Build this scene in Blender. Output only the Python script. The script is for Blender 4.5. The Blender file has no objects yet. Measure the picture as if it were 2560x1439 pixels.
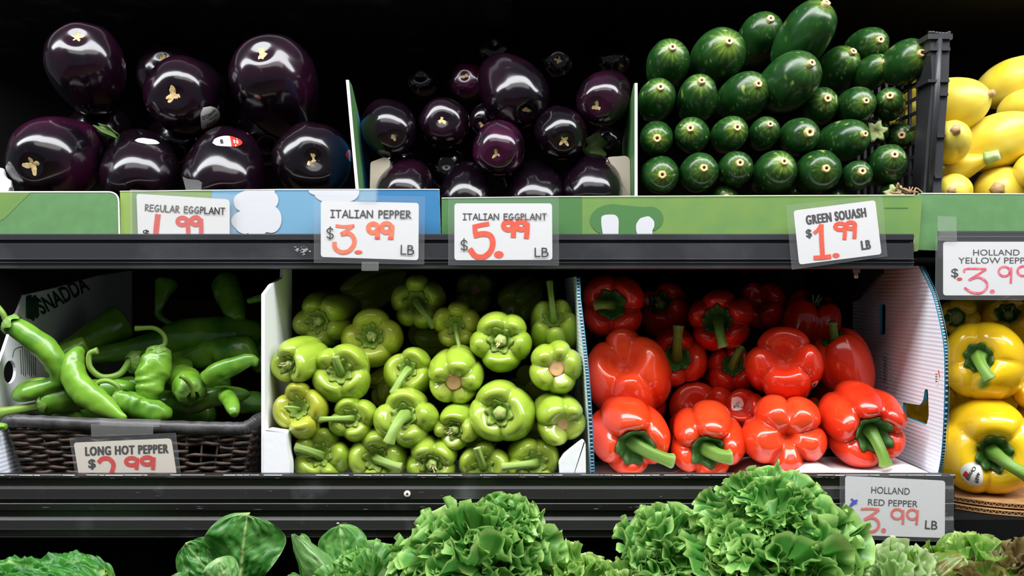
import bpy, math, random
import numpy as np
from mathutils import Vector, geometry

SC = bpy.context.scene
COL = SC.collection
PI = math.pi

# ---------------------------------------------------------------- camera, world, lamps, exposure
D = 1.25          # camera distance to the front of the lower shelf (Y = 0)
ZC = 1.20         # camera height
K = 0.0005        # metres per photo pixel at Y = 0
cam_d = bpy.data.cameras.new('camera')
cam = bpy.data.objects.new('camera', cam_d)
COL.objects.link(cam)
cam.location = (0, -D, ZC)
cam.rotation_euler = (PI / 2, 0, 0)
cam_d.sensor_width = 36
cam_d.lens = 36 * D / (2560 * K)
cam_d.dof.use_dof = True
cam_d.dof.focus_distance = D + 0.06
cam_d.dof.aperture_fstop = 9.0
SC.camera = cam

SC.view_settings.view_transform = 'Standard'
SC.view_settings.look = 'None'
SC.view_settings.gamma = 1
SC.view_settings.use_curve_mapping = False
SC.view_settings.exposure = -0.02

world = bpy.data.worlds.new('world')
SC.world = world
world.use_nodes = True
bg = world.node_tree.nodes['Background']
bg.inputs['Color'].default_value = (0.80, 0.90, 1.0, 1)
bg.inputs['Strength'].default_value = 0.16


def lamp(name, loc, target, sx, sy, power, color):
    d = bpy.data.lights.new(name, 'AREA')
    d.shape = 'RECTANGLE'
    d.size, d.size_y = sx, sy
    d.energy = power
    d.color = color
    o = bpy.data.objects.new(name, d)
    COL.objects.link(o)
    o.location = loc
    o.rotation_euler = (Vector(target) - Vector(loc)).to_track_quat('-Z', 'Y').to_euler()
    return o


lamp('strip_lamp', (0.0, -0.58, 2.45), (0.0, 0.05, 1.15), 6.5, 0.50, 150, (0.95, 0.975, 1.0))
lamp('front_fill_lamp', (0.1, -2.0, 2.9), (0.0, 0.0, 1.1), 3.4, 0.8, 24, (1.0, 0.97, 0.93))  # unseen fill light, added to brighten the fronts and the lower shelf


# ---------------------------------------------------------------- pixel <-> place
def sc_at(Y):
    return K * (D + Y) / D


def P(px, py, Y):
    s = sc_at(Y)
    return np.array([(px - 1280) * s, Y, ZC - (py - 719.5) * s])


def on_wall(X, px, py):
    """The point of the upright plane x = X seen at this pixel."""
    Y = X / ((px - 1280) * K) * D - D
    return P(px, py, Y)


def nrm(v):
    v = np.asarray(v, float)
    return v / max(1e-9, np.linalg.norm(v))


# ---------------------------------------------------------------- numpy noise
def _h(ix, iy, iz, s):
    return np.modf(np.abs(np.sin(ix * 127.1 + iy * 311.7 + iz * 74.7 + s * 53.3) * 43758.5453))[0]


def vnoise(p, seed=0):
    p = np.asarray(p, float)
    i = np.floor(p)
    f = p - i
    f = f * f * (3 - 2 * f)
    x, y, z = i[..., 0], i[..., 1], i[..., 2]
    fx, fy, fz = f[..., 0], f[..., 1], f[..., 2]
    r = 0
    for a in (0, 1):
        for b in (0, 1):
            for c in (0, 1):
                w = (fx if a else 1 - fx) * (fy if b else 1 - fy) * (fz if c else 1 - fz)
                r = r + w * _h(x + a, y + b, z + c, seed)
    return r * 2 - 1


def fbm(p, seed=0, oct=3):
    p = np.asarray(p, float)
    r, a = 0, 1.0
    for k in range(oct):
        r = r + a * vnoise(p * 2 ** k, seed + k * 7)
        a *= 0.5
    return r


def smooth(a, b, x):
    t = np.clip((x - a) / (b - a), 0, 1)
    return t * t * (3 - 2 * t)


def mixc(a, b, t):
    t = np.asarray(t)[..., None]
    return np.asarray(a) * (1 - t) + np.asarray(b) * t


def srgb(r, g, b):
    f = lambda c: (c / 255 / 12.92) if c / 255 <= 0.04045 else ((c / 255 + 0.055) / 1.055) ** 2.4
    return (f(r), f(g), f(b))


# ---------------------------------------------------------------- materials
MATS = {}


def mat(name, color=None, rough=0.5, attr=False, coat=0, sss=0, sss_r=(1, .3, .1), metal=0, spec=0.5, noise=None, bump=None, transl=0, trans=0):
    """noise = (scale, other colour, low, high); bump = (scale, strength)."""
    m = bpy.data.materials.new(name)
    m.use_nodes = True
    nt = m.node_tree
    b = nt.nodes['Principled BSDF']
    out = nt.nodes['Material Output']
    L = nt.links.new
    b.inputs['Roughness'].default_value = rough
    b.inputs['Metallic'].default_value = metal
    b.inputs['Specular IOR Level'].default_value = spec
    if coat:
        b.inputs['Coat Weight'].default_value = coat
        b.inputs['Coat Roughness'].default_value = 0.06
    if sss:
        b.inputs['Subsurface Weight'].default_value = sss
        b.inputs['Subsurface Radius'].default_value = sss_r
        b.inputs['Subsurface Scale'].default_value = 0.004
    src = None
    if attr:
        a = nt.nodes.new('ShaderNodeVertexColor')
        a.layer_name = 'Col'
        src = a.outputs['Color']
    elif color is not None:
        b.inputs['Base Color'].default_value = (*color, 1)
    tc = nt.nodes.new('ShaderNodeTexCoord')
    if noise:
        n = nt.nodes.new('ShaderNodeTexNoise')
        n.inputs['Scale'].default_value = noise[0]
        n.inputs['Detail'].default_value = 4
        L(tc.outputs['Object'], n.inputs['Vector'])
        r = nt.nodes.new('ShaderNodeMapRange')
        r.inputs['From Min'].default_value, r.inputs['From Max'].default_value = noise[2], noise[3]
        L(n.outputs['Fac'], r.inputs['Value'])
        x = nt.nodes.new('ShaderNodeMix')
        x.data_type = 'RGBA'
        L(r.outputs['Result'], x.inputs['Factor'])
        if src:
            L(src, x.inputs['A'])
        else:
            x.inputs['A'].default_value = (*color, 1)
        x.inputs['B'].default_value = (*noise[1], 1)
        src = x.outputs['Result']
    if src:
        L(src, b.inputs['Base Color'])
    if bump:
        n = nt.nodes.new('ShaderNodeTexNoise')
        n.inputs['Scale'].default_value = bump[0]
        n.inputs['Detail'].default_value = 3
        L(tc.outputs['Object'], n.inputs['Vector'])
        u = nt.nodes.new('ShaderNodeBump')
        u.inputs['Strength'].default_value = bump[1]
        u.inputs['Distance'].default_value = 0.001
        L(n.outputs['Fac'], u.inputs['Height'])
        L(u.outputs['Normal'], b.inputs['Normal'])
    if transl:
        t = nt.nodes.new('ShaderNodeBsdfTranslucent')
        if src:
            L(src, t.inputs['Color'])
        else:
            t.inputs['Color'].default_value = (*color, 1)
        x = nt.nodes.new('ShaderNodeMixShader')
        x.inputs['Fac'].default_value = transl
        L(b.outputs[0], x.inputs[1])
        L(t.outputs[0], x.inputs[2])
        L(x.outputs[0], out.inputs['Surface'])
    if trans:
        t = nt.nodes.new('ShaderNodeBsdfTransparent')
        x = nt.nodes.new('ShaderNodeMixShader')
        x.inputs['Fac'].default_value = trans
        L(b.outputs[0], x.inputs[1])
        L(t.outputs[0], x.inputs[2])
        L(x.outputs[0], out.inputs['Surface'])
    MATS[name] = m
    return m


mat('eggplant_skin', attr=True, rough=0.17, coat=0.35, spec=0.5, bump=(45, 0.10))
mat('zucchini_skin', attr=True, rough=0.24, spec=0.5, noise=(420, srgb(90, 140, 70), .72, .84), bump=(120, 0.06))
mat('squash_skin', attr=True, rough=0.32, sss=0.1, bump=(90, 0.05))
mat('pepper_skin', attr=True, rough=0.17, coat=0.35, sss=0.12, bump=(45, 0.06))
mat('chili_skin', attr=True, rough=0.27, coat=0.15, sss=0.06, bump=(90, 0.22))
mat('stem_green', attr=True, rough=0.5, bump=(250, 0.3))
mat('scar_tan', srgb(196, 172, 120), rough=0.75, noise=(260, srgb(134, 98, 60), .50, .68))
mat('leaf_green', attr=True, rough=0.30, transl=0.38, bump=(160, 0.25))
mat('black_plastic', srgb(42, 42, 45), rough=0.42, noise=(9, srgb(66, 66, 70), .5, .75), bump=(300, 0.08))
mat('worn_plastic', srgb(34, 33, 32), rough=0.36, noise=(14, srgb(74, 74, 76), .56, .74), bump=(200, 0.12))
mat('black_paint', (0.004, 0.004, 0.0042), rough=0.85, spec=0.12)
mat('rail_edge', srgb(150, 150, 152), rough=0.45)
mat('card_white', srgb(218, 216, 216), rough=0.6, bump=(30, 0.06))
mat('card_cream', srgb(216, 206, 192), rough=0.55)
mat('ink_black', srgb(40, 33, 31), rough=0.6)
mat('marker_red', srgb(206, 30, 12), rough=0.7, noise=(130, srgb(206, 48, 28), .45, .6))
mat('marker_orange', srgb(226, 60, 4), rough=0.7, noise=(130, srgb(226, 76, 16), .45, .6))
mat('marker_pale', srgb(228, 112, 70), rough=0.7, noise=(130, srgb(224, 88, 40), .5, .66))
mat('marker_pink', srgb(224, 74, 104), rough=0.5, noise=(130, srgb(246, 120, 130), .45, .6))
mat('marker_rose', srgb(228, 112, 104), rough=0.6, noise=(130, srgb(226, 90, 82), .5, .66))
mat('marker_blue', srgb(60, 66, 200), rough=0.5)
mat('clear_sleeve', (0.42, 0.43, 0.44), rough=0.10, trans=0.93)
mat('clear_tape', (0.5, 0.5, 0.48), rough=0.14, trans=0.88)
mat('print_green', srgb(86, 128, 78), rough=0.6, noise=(60, srgb(92, 136, 84), .4, .7))
mat('print_lime', srgb(106, 138, 66), rough=0.6, noise=(30, srgb(94, 132, 68), .4, .7))
mat('print_leaf', srgb(134, 162, 80), rough=0.55)
mat('print_deep', srgb(68, 114, 60), rough=0.55)
mat('print_blue', srgb(104, 150, 178), rough=0.55)
mat('print_sky', srgb(44, 112, 158), rough=0.55)
mat('print_white', srgb(196, 196, 200), rough=0.55)
mat('board_edge', srgb(236, 236, 226), rough=0.8)
mat('cardboard', srgb(186, 142, 92), rough=0.85, noise=(40, srgb(160, 118, 72), .4, .65))
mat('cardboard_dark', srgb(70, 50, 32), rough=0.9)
mat('foam_white', srgb(238, 238, 240), rough=0.75, bump=(90, 0.25))
mat('pulp_beige', srgb(178, 166, 150), rough=0.9, bump=(90, 0.4))
mat('edge_blue', srgb(30, 128, 160), rough=0.5)
mat('edge_dark', srgb(16, 34, 48), rough=0.6)
mat('edge_line', srgb(150, 190, 205), rough=0.5)
mat('wicker', srgb(74, 56, 44), rough=0.55, noise=(70, srgb(34, 24, 19), .42, .6), bump=(180, 0.5))
mat('rim_wrap', srgb(74, 72, 74), rough=0.42, noise=(60, srgb(52, 50, 50), .4, .6), bump=(90, 0.3))
mat('metal', srgb(150, 140, 128), rough=0.35, metal=0.9)
mat('screw_cream', srgb(206, 204, 186), rough=0.5)
mat('sticker_white', srgb(236, 234, 228), rough=0.4)
mat('sticker_red', srgb(222, 50, 36), rough=0.4)
mat('sticker_blue', srgb(60, 70, 160), rough=0.4)
mat('dry_brown', srgb(150, 120, 84), rough=0.85)
mat('print_ink_green', srgb(22, 58, 44), rough=0.7)


def corrugated(name, color, dark):
    """White fluted plastic sheet: fine flutes running along it (pattern across Z)."""
    m = mat(name, color, rough=0.5)
    nt = m.node_tree
    b = nt.nodes['Principled BSDF']
    tc = nt.nodes.new('ShaderNodeTexCoord')
    w = nt.nodes.new('ShaderNodeTexWave')
    w.bands_direction = 'Z'
    w.inputs['Scale'].default_value = 58
    nt.links.new(tc.outputs['Object'], w.inputs['Vector'])
    x = nt.nodes.new('ShaderNodeMix')
    x.data_type = 'RGBA'
    x.inputs['A'].default_value = (*dark, 1)
    x.inputs['B'].default_value = (*color, 1)
    nt.links.new(w.outputs['Fac'], x.inputs['Factor'])
    nt.links.new(x.outputs['Result'], b.inputs['Base Color'])
    u = nt.nodes.new('ShaderNodeBump')
    u.inputs['Strength'].default_value = 0.35
    u.inputs['Distance'].default_value = 0.001
    nt.links.new(w.outputs['Fac'], u.inputs['Height'])
    nt.links.new(u.outputs['Normal'], b.inputs['Normal'])


corrugated('fluted_white', srgb(240, 244, 252), srgb(222, 229, 240))


# ---------------------------------------------------------------- objects
LOC = {}


def thing(name, label, cat, loc, group=None):
    o = bpy.data.objects.new(name, None)
    COL.objects.link(o)
    o.empty_display_size = 0.02
    o.location = Vector([float(x) for x in loc])
    o['label'] = label
    o['category'] = cat
    if group:
        o['group'] = group
    LOC[o.name] = np.array(loc, float)
    return o


class MB:
    """Collects shapes, builds ONE mesh object."""

    def __init__(s):
        s.v, s.f, s.m, s.c, s.n, s.mats, s.sm = [], [], [], [], 0, [], []
        s.lift = 0.   # flat marks laid one over the other get a hair's breadth between them

    def add(s, V, F, m, col=None, smooth=True, flat=False):
        V = np.asarray(V, float).reshape(-1, 3)
        if len(F) == 1 or flat:
            s.lift += 7e-6
            V = V - [0, s.lift, 0]
        if m not in s.mats:
            s.mats.append(m)
        mi = s.mats.index(m)
        if isinstance(F, np.ndarray):
            F = F.tolist()
        s.f.extend([[i + s.n for i in f] for f in F])
        s.m.extend([mi] * len(F))
        s.sm.extend([smooth] * len(F))
        s.v.append(V)
        if col is None:
            col = np.ones((len(V), 3))
        col = np.asarray(col, float)
        if col.ndim == 1:
            col = np.tile(col, (len(V), 1))
        s.c.append(col)
        s.n += len(V)
        return s

    def build(s, name, parent=None, label=None, cat=None, group=None, kind=None, loc=None):
        V = np.concatenate(s.v)
        if parent is not None:
            base = LOC[parent.name]
        else:
            base = np.array(loc if loc is not None else (0, 0, 0), float)
        me = bpy.data.meshes.new(name)
        me.from_pydata((V - base).tolist(), [], s.f)
        for m in s.mats:
            me.materials.append(MATS[m])
        me.polygons.foreach_set('material_index', s.m)
        me.polygons.foreach_set('use_smooth', s.sm)
        ca = me.color_attributes.new('Col', 'FLOAT_COLOR', 'POINT')
        C = np.concatenate(s.c)
        C = np.concatenate([C, np.ones((len(C), 1))], 1)
        ca.data.foreach_set('color', C.ravel())
        me.update()
        o = bpy.data.objects.new(name, me)
        COL.objects.link(o)
        LOC[o.name] = base
        if parent is not None:
            o.parent = parent
        else:
            o.location = Vector(base.tolist())
        if label:
            o['label'] = label
        if cat:
            o['category'] = cat
        if group:
            o['group'] = group
        if kind:
            o['kind'] = kind
        return o


def box(x0, x1, y0, y1, z0, z1):
    V = [(x, y, z) for x in (x0, x1) for y in (y0, y1) for z in (z0, z1)]
    F = [(0, 1, 3, 2), (4, 6, 7, 5), (0, 4, 5, 1), (2, 3, 7, 6), (0, 2, 6, 4), (1, 5, 7, 3)]
    return V, F


def grid_faces(nu, nv, wrap=False):
    i, j = np.meshgrid(np.arange(nu - 1), np.arange(nv if wrap else nv - 1), indexing='ij')
    j2 = (j + 1) % nv
    return np.stack([i * nv + j, i * nv + j2, (i + 1) * nv + j2, (i + 1) * nv + j], -1).reshape(-1, 4)


def catmull(pts, n):
    p = np.asarray(pts, float)
    if len(p) == 2:
        t = np.linspace(0, 1, n)[:, None]
        return p[0] * (1 - t) + p[1] * t
    q = np.concatenate([[2 * p[0] - p[1]], p, [2 * p[-1] - p[-2]]])
    out = []
    for t in np.linspace(0, len(p) - 1, n):
        i = min(int(t), len(p) - 2)
        f = t - i
        a, b, c, d = q[i], q[i + 1], q[i + 2], q[i + 3]
        out.append(0.5 * ((2 * b) + (-a + c) * f + (2 * a - 5 * b + 4 * c - d) * f * f + (-a + 3 * b - 3 * c + d) * f ** 3))
    return np.array(out)


def frames(C):
    T = np.gradient(C, axis=0)
    T /= np.linalg.norm(T, axis=1)[:, None] + 1e-12
    ref = np.array([0, 0, 1.]) if abs(T[0][2]) < .8 else np.array([1., 0, 0])
    N = nrm(np.cross(T[0], ref))
    A, B = [], []
    for t in T:
        N = nrm(N - t * np.dot(N, t))
        A.append(N)
        B.append(np.cross(t, N))
    return T, np.array(A), np.array(B)


def tube(C, R, ns=14, ridge=None, cap=True, squash=None):
    """C points, R radii; ridge = (count, amount, phase) ; returns V, F and (u, angle) per vertex."""
    C = np.asarray(C, float)
    R = np.broadcast_to(np.asarray(R, float), (len(C),))
    T, A, B = frames(C)
    th = np.linspace(0, 2 * PI, ns, endpoint=False)
    rr = np.ones((len(C), ns))
    if ridge:
        rr = rr * (1 + ridge[1] * np.cos(ridge[0] * th + ridge[2]))[None]
    V = C[:, None] + (A[:, None] * np.cos(th)[None, :, None] + B[:, None] * np.sin(th)[None, :, None]) * (R[:, None] * rr)[..., None]
    V = V.reshape(-1, 3)
    F = grid_faces(len(C), ns, True).tolist()
    u = np.repeat(np.linspace(0, 1, len(C)), ns)
    a = np.tile(th, len(C))
    if cap:
        V = np.concatenate([V, [C[0]], [C[-1]]])
        n = len(C) * ns
        F += [[j, n, (j + 1) % ns] for j in range(ns)]
        o = (len(C) - 1) * ns
        F += [[o + j, o + (j + 1) % ns, n + 1] for j in range(ns)]
        u = np.concatenate([u, [0, 1]])
        a = np.concatenate([a, [0, 0]])
    return V, F, u, a


# ---------------------------------------------------------------- flat marks in the plane Y = const, given in photo pixels
def strokes_px(mb, lines, w, Y, m, dy=0):
    """Marker / pen strokes: lines = polylines of pixels."""
    for ln in lines:
        pts = [np.array(p, float) for p in ln]
        for k, p in enumerate(pts):
            V = [P(p[0] + w / 2 * math.cos(a), p[1] + w / 2 * math.sin(a), Y) for a in np.linspace(0, 2 * PI, 12, endpoint=False)]
            mb.add(V, [list(range(12))], m, smooth=False)
            if k:
                q = pts[k - 1]
                d = p - q
                l = np.linalg.norm(d)
                if l < 1e-6:
                    continue
                n = np.array([-d[1], d[0]]) / l * w / 2
                mb.add([P(*(q + n), Y), P(*(p + n), Y), P(*(p - n), Y), P(*(q - n), Y)], [[0, 1, 2, 3]], m, smooth=False)


def marker_px(mb, pts, w, Y, m, n=40, closed=False):
    """One smooth marker stroke with square ends."""
    c = catmull(pts, n)
    d = np.gradient(c, axis=0)
    d /= np.linalg.norm(d, axis=1)[:, None] + 1e-9
    nn = np.stack([-d[:, 1], d[:, 0]], 1) * w / 2
    V = [P(*q, Y) for q in np.concatenate([c + nn, c - nn])]
    N = len(c)
    mb.add(V, [[i, i + 1, N + i + 1, N + i] for i in range(N - 1)], m, smooth=False, flat=True)


def nine_px(mb, cx, cy, rx, ry, tail, w, Y, m):
    t = np.linspace(-.5, 2 * PI - .35, 26)
    pts = [(cx + rx * math.cos(a), cy - ry * math.sin(a)) for a in t]
    marker_px(mb, pts, w, Y, m, 50)
    x0, y0, x1, y1 = tail
    marker_px(mb, [(x0, y0), ((x0 + x1) / 2 + .5, (y0 + y1) / 2), (x1, y1)], w, Y - 0.00005, m, 10)


GL = {  # a round hand-lettered alphabet: (width, polylines)
    'A': (.80, [[(0, 0), (.42, 1), (.80, 0)], [(.14, .34), (.66, .34)]]),
    'B': (.62, [[(0, 0), (0, 1), (.40, .96), (.48, .78), (.36, .56), (.02, .52)], [(.36, .54), (.60, .40), (.60, .16), (.40, .02), (0, 0)]]),
    'D': (.70, [[(0, 0), (0, 1), (.34, .94), (.62, .72), (.68, .42), (.50, .12), (.24, 0), (0, 0)]]),
    'E': (.58, [[(.56, .98), (0, .98), (0, .02), (.58, .02)], [(0, .54), (.48, .54)]]),
    'G': (.78, [[(.62, .90), (.42, 1), (.20, .86), (.02, .52), (.08, .18), (.34, 0), (.62, .10), (.74, .40), (.42, .40)]]),
    'I': (.50, [[(0, .99), (.5, .99)], [(.25, .99), (.25, .01)], [(0, .01), (.5, .01)]]),
    'L': (.52, [[(0, 1), (0, .02), (.52, .02)]]),
    'N': (.78, [[(0, 0), (0, 1), (.72, .04), (.74, 1)]]),
    'P': (.54, [[(.02, 0), (.02, 1), (.36, .96), (.52, .78), (.42, .56), (.04, .46)]]),
    'R': (.62, [[(.02, 0), (.02, 1), (.38, .96), (.50, .78), (.40, .58), (.04, .48), (.62, 0)]]),
    'T': (.70, [[(0, .98), (.70, .98)], [(.35, .98), (.35, 0)]]),
    'U': (.68, [[(0, 1), (.02, .36), (.14, .06), (.36, 0), (.56, .10), (.66, .40), (.68, 1)]]),
    ' ': (.42, []),
}


def hand_text(mb, s, x0, y0, x1, y1, h, w, Y, m, gap=.22):
    tot = sum(GL[c][0] for c in s) + gap * (len(s) - 1)
    e = np.array([x1 - x0, y1 - y0], float)
    lx = np.linalg.norm(e)
    e /= lx
    up = np.array([e[1], -e[0]])
    cur = 0
    for c in s:
        gw, ls = GL[c]
        for ln in ls:
            strokes_px(mb, [[np.array([x0, y0]) + e * (cur + p[0]) / tot * lx + up * p[1] * h for p in ln]], w, Y, m)
        cur += gw + gap


def type_text(mb, s, x0, y0, x1, y1, h, Y, m, bold=0.0, fn=None, wide=0):
    """Printed text fitted between (x0,y0) and (x1,y1) on its base line, capitals h pixels tall."""
    cu = bpy.data.curves.new('t', 'FONT')
    cu.body = s
    cu.size = 1
    cu.offset = bold
    cu.space_character = 1.16 if wide else 1.0
    cu.resolution_u = 4
    o = bpy.data.objects.new('t', cu)
    COL.objects.link(o)
    dg = bpy.context.evaluated_depsgraph_get()
    me = bpy.data.meshes.new_from_object(o.evaluated_get(dg))
    V = np.array([v.co[:] for v in me.vertices])
    F = [list(p.vertices) for p in me.polygons]
    bpy.data.objects.remove(o)
    bpy.data.curves.remove(cu)
    bpy.data.meshes.remove(me)
    a, b = V[:, 0].min(), V[:, 0].max()
    e = np.array([x1 - x0, y1 - y0], float)
    up = np.array([e[1], -e[0]]) / np.linalg.norm(e)
    cap = 0.70 + bold
    for dx in ((0,) if not wide else np.linspace(-wide, wide, 5)):   # heavy letters: strokes widened sideways
        out = []
        for v in V:
            q = np.array([x0, y0]) + e * (v[0] - a) / (b - a) + up * v[1] / cap * h + e / np.linalg.norm(e) * dx
            out.append(fn(*q) if fn else P(q[0], q[1], Y))
        mb.add(out, F, m, smooth=False, flat=True)


def round_poly(pts, r, n=5):
    """Rounded corners of a polygon (pixels)."""
    out = []
    N = len(pts)
    for i in range(N):
        p = np.array(pts[i], float)
        a = np.array(pts[i - 1], float) - p
        b = np.array(pts[(i + 1) % N], float) - p
        ra = r[i] if isinstance(r, (list, tuple)) else r
        if ra <= 0:
            out.append(tuple(p))
            continue
        a = a / np.linalg.norm(a) * ra
        b = b / np.linalg.norm(b) * ra
        for t in np.linspace(0, 1, n):
            out.append(tuple((p + a) * (1 - t) ** 2 + 2 * t * (1 - t) * p + (p + b) * t * t))
    return out


def plate_px(mb, pts, Y, th, m, edge=None):
    """A flat plate of the outline pts (pixels) whose face is at Y, th thick (backwards)."""
    n = len(pts)
    A = [P(x, y, Y) for x, y in pts]
    B = [a + np.array([0, th, 0]) for a in A]
    mb.add(A, [list(range(n))], m, smooth=False)
    mb.add(B, [list(range(n))[::-1]], edge or m, smooth=False)
    mb.add(A + B, [[i, n + i, n + (i + 1) % n, (i + 1) % n] for i in range(n)], edge or m, smooth=False)


def disc_px(mb, cx, cy, rx, ry, Y, m, n=28, rot=0):
    c, s = math.cos(rot), math.sin(rot)
    V = []
    for a in np.linspace(0, 2 * PI, n, endpoint=False):
        x, y = rx * math.cos(a), ry * math.sin(a)
        V.append(P(cx + x * c - y * s, cy + x * s + y * c, Y))
    mb.add(V, [list(range(n))], m, smooth=False)


def slab_x(mb, X, th, outer, holes, m, edge=None):
    """An upright sheet at x = X..X+th; outer / holes are (Y, Z) loops."""
    loops = [[Vector((p[0], p[1], 0)) for p in l] for l in [outer] + holes]
    flat = [p for l in [outer] + holes for p in l]
    tr = geometry.tessellate_polygon(loops)
    for x in (X, X + th):
        mb.add([(x, p[0], p[1]) for p in flat], [list(t) for t in tr], m, smooth=False)
    for l in [outer] + holes:
        n = len(l)
        mb.add([(x, p[0], p[1]) for x in (X, X + th) for p in l], [[i, (i + 1) % n, n + (i + 1) % n, n + i] for i in range(n)], edge or m, smooth=False)
# ================================================================ the setting: stall, shelves, rails
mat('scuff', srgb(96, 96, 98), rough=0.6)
FLOOR_LOW = ZC - (1185 - 719.5) * K - 0.050      # deck of the lower shelf
UPY = 0.05                                       # front of the upper shelf rail
FLOOR_UP = P(0, 588, UPY)[2]                     # deck of the upper shelf

MB().add(*box(-1.6, 1.6, 0.62, 0.66, 0.0, 2.4), 'black_paint', smooth=False).build('wall_back', kind='structure')
mat('floor_brown', srgb(110, 84, 62), rough=0.7, noise=(6, srgb(82, 62, 48), .4, .6))
MB().add(*box(-3, 3, -4, 0.66, -0.05, 0.0), 'floor_brown', smooth=False).build('floor', kind='structure')


def rail(mb, X0, X1, prof, m, back):
    """prof: (y pixel, depth) from the top down; extruded along X."""
    pts = [(d, P(0, y, d)[2]) for y, d in prof]
    pts += [(back, pts[-1][1]), (back, pts[0][1])]
    n = len(pts)
    V = [(x, p[0], p[1]) for x in (X0, X1) for p in pts]
    F = [[i, (i + 1) % n, n + (i + 1) % n, n + i] for i in range(n)] + [list(range(n))[::-1], list(range(n, 2 * n))]
    mb.add(V, F, m, smooth=False)


# upper shelf
xr = P(2285, 0, UPY)[0]
t = thing('display_shelf', 'upper black display shelf carrying the eggplant and zucchini boxes', 'shelf', (0, 0.3, FLOOR_UP - 0.03))
mb = MB()
u = UPY
rail(mb, -1.0, xr, [(584, u + .004), (586, u), (599, u), (601, u + .006), (606, u + .006), (608, u + .001), (645, u + .001), (646, u - .0012), (648.5, u - .0012),
                    (650, u + .003), (653.5, u + .003), (655, u - .001), (657, u - .001), (658, u + .001), (670, u + .001), (672.5, u + .004)], 'black_plastic', u + 0.008)
UPR = mb.build('front_rail', t)
MB().add(*box(-1.0, xr, u + .008, 0.60, FLOOR_UP - .012, FLOOR_UP - .002), 'black_paint', smooth=False).build('deck', t)
mb = MB()
slab_x(mb, P(2168, 0, .12)[0], .004, [(.07, FLOOR_UP - .013), (.40, FLOOR_UP - .013), (.40, FLOOR_UP - .12), (.16, FLOOR_UP - .085), (.07, FLOOR_UP - .05)], [], 'black_paint')
BRK = mb.build('bracket', t)
mb = MB()
c = P(2140, 676, .075)
V, F, _, _ = tube([c + [0, 0, .012], c + [0, 0, .001], c + [0, 0, -.003]], .0055, 6)
mb.add(V, F, 'metal', smooth=False)
V, F, _, _ = tube([c, c + [0, 0, -.010]], .003, 10)
mb.add(V, F, 'metal')
mb.build('bolt', BRK, label='metal bolt under the shelf')
mb = MB()
rng = random.Random(4)
for k in range(26):  # scraped paint near the tags
    x, y = rng.gauss(752, 12), rng.gauss(627, 7)
    if y < 611 or y > 643 or x > 778:
        continue
    a = rng.uniform(1, 4.5)
    pts = [(x + a * (1 + rng.uniform(-.4, .4)) * math.cos(q), y + a * .5 * (1 + rng.uniform(-.4, .4)) * math.sin(q)) for q in np.linspace(0, 2 * PI, 7, endpoint=False)]
    plate_px(mb, pts, u + .0007, .0003, 'rail_edge')
for k in range(4):
    x = 752 + 6 * k
    plate_px(mb, [(x, 603), (x + 5, 602), (x + 4, 606)], u + .0057, .0003, 'cardboard')
mb.build('paint_scrape', UPR, label='white scraped paint')

# lower shelf
xl = P(2388, 0, 0)[0]
t = thing('display_shelf', 'lower black display shelf carrying the pepper boxes and basket', 'shelf', (0, 0.3, FLOOR_LOW - 0.03))
mb = MB()
rail(mb, -1.0, xl, [(1183, .004), (1186, .0008), (1190, 0), (1195, .0005), (1197, .004), (1214, .005), (1222, .003), (1244, .002), (1245.5, -.001), (1247, -.001), (1248, .006),
                    (1256, .006), (1257, 0), (1259, -.0006), (1275, .001), (1277, .005), (1290, .006), (1300, .003), (1321, .002), (1322.5, -.001), (1324.5, -.001), (1326, .004), (1339, .004),
                    (1340.5, -.0005), (1342.5, -.0005), (1346, .004)], 'worn_plastic', 0.010)
LOR = mb.build('front_rail', t)
MB().add(*box(-1.0, xl, .010, 0.60, FLOOR_LOW - .012, FLOOR_LOW), 'black_paint', smooth=False).build('deck', t)
mb = MB()
for (x, y) in ((1018, 1234),):
    V, F, _, _ = tube([P(x, y, .004), P(x, y, -.0005), P(x, y, -.0015)], [.0043, .0043, .0035], 20)
    mb.add(V, F, 'screw_cream')
    V, F, _, _ = tube([P(x, y, .004), P(x, y, -.0017)], .0014, 12)
    mb.add(V, F, 'black_paint')
mb.build('screw_cap', LOR, label='cream plastic screw cap')
mb = MB()
V, F, _, _ = tube([P(845, 1309, .004), P(845, 1309, .001)], .0022, 12)
mb.add(V, F, 'metal')
mb.build('screw', LOR, label='small screw head')

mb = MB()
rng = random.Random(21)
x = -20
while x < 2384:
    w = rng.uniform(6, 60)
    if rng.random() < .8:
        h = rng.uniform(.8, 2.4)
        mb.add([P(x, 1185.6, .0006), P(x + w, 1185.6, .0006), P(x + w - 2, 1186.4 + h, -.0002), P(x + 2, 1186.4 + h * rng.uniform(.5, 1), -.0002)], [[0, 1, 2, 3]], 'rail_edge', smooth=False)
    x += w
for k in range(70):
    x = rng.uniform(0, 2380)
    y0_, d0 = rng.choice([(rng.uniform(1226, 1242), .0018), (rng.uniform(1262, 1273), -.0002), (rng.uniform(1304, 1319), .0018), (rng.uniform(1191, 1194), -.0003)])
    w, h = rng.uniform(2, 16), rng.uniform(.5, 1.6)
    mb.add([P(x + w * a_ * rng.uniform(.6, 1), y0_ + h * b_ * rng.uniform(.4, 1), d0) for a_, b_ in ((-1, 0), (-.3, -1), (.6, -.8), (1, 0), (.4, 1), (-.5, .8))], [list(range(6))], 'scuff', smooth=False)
mb.build('scuff', LOR, label='pale worn edge and scuff marks', kind='stuff')

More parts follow.
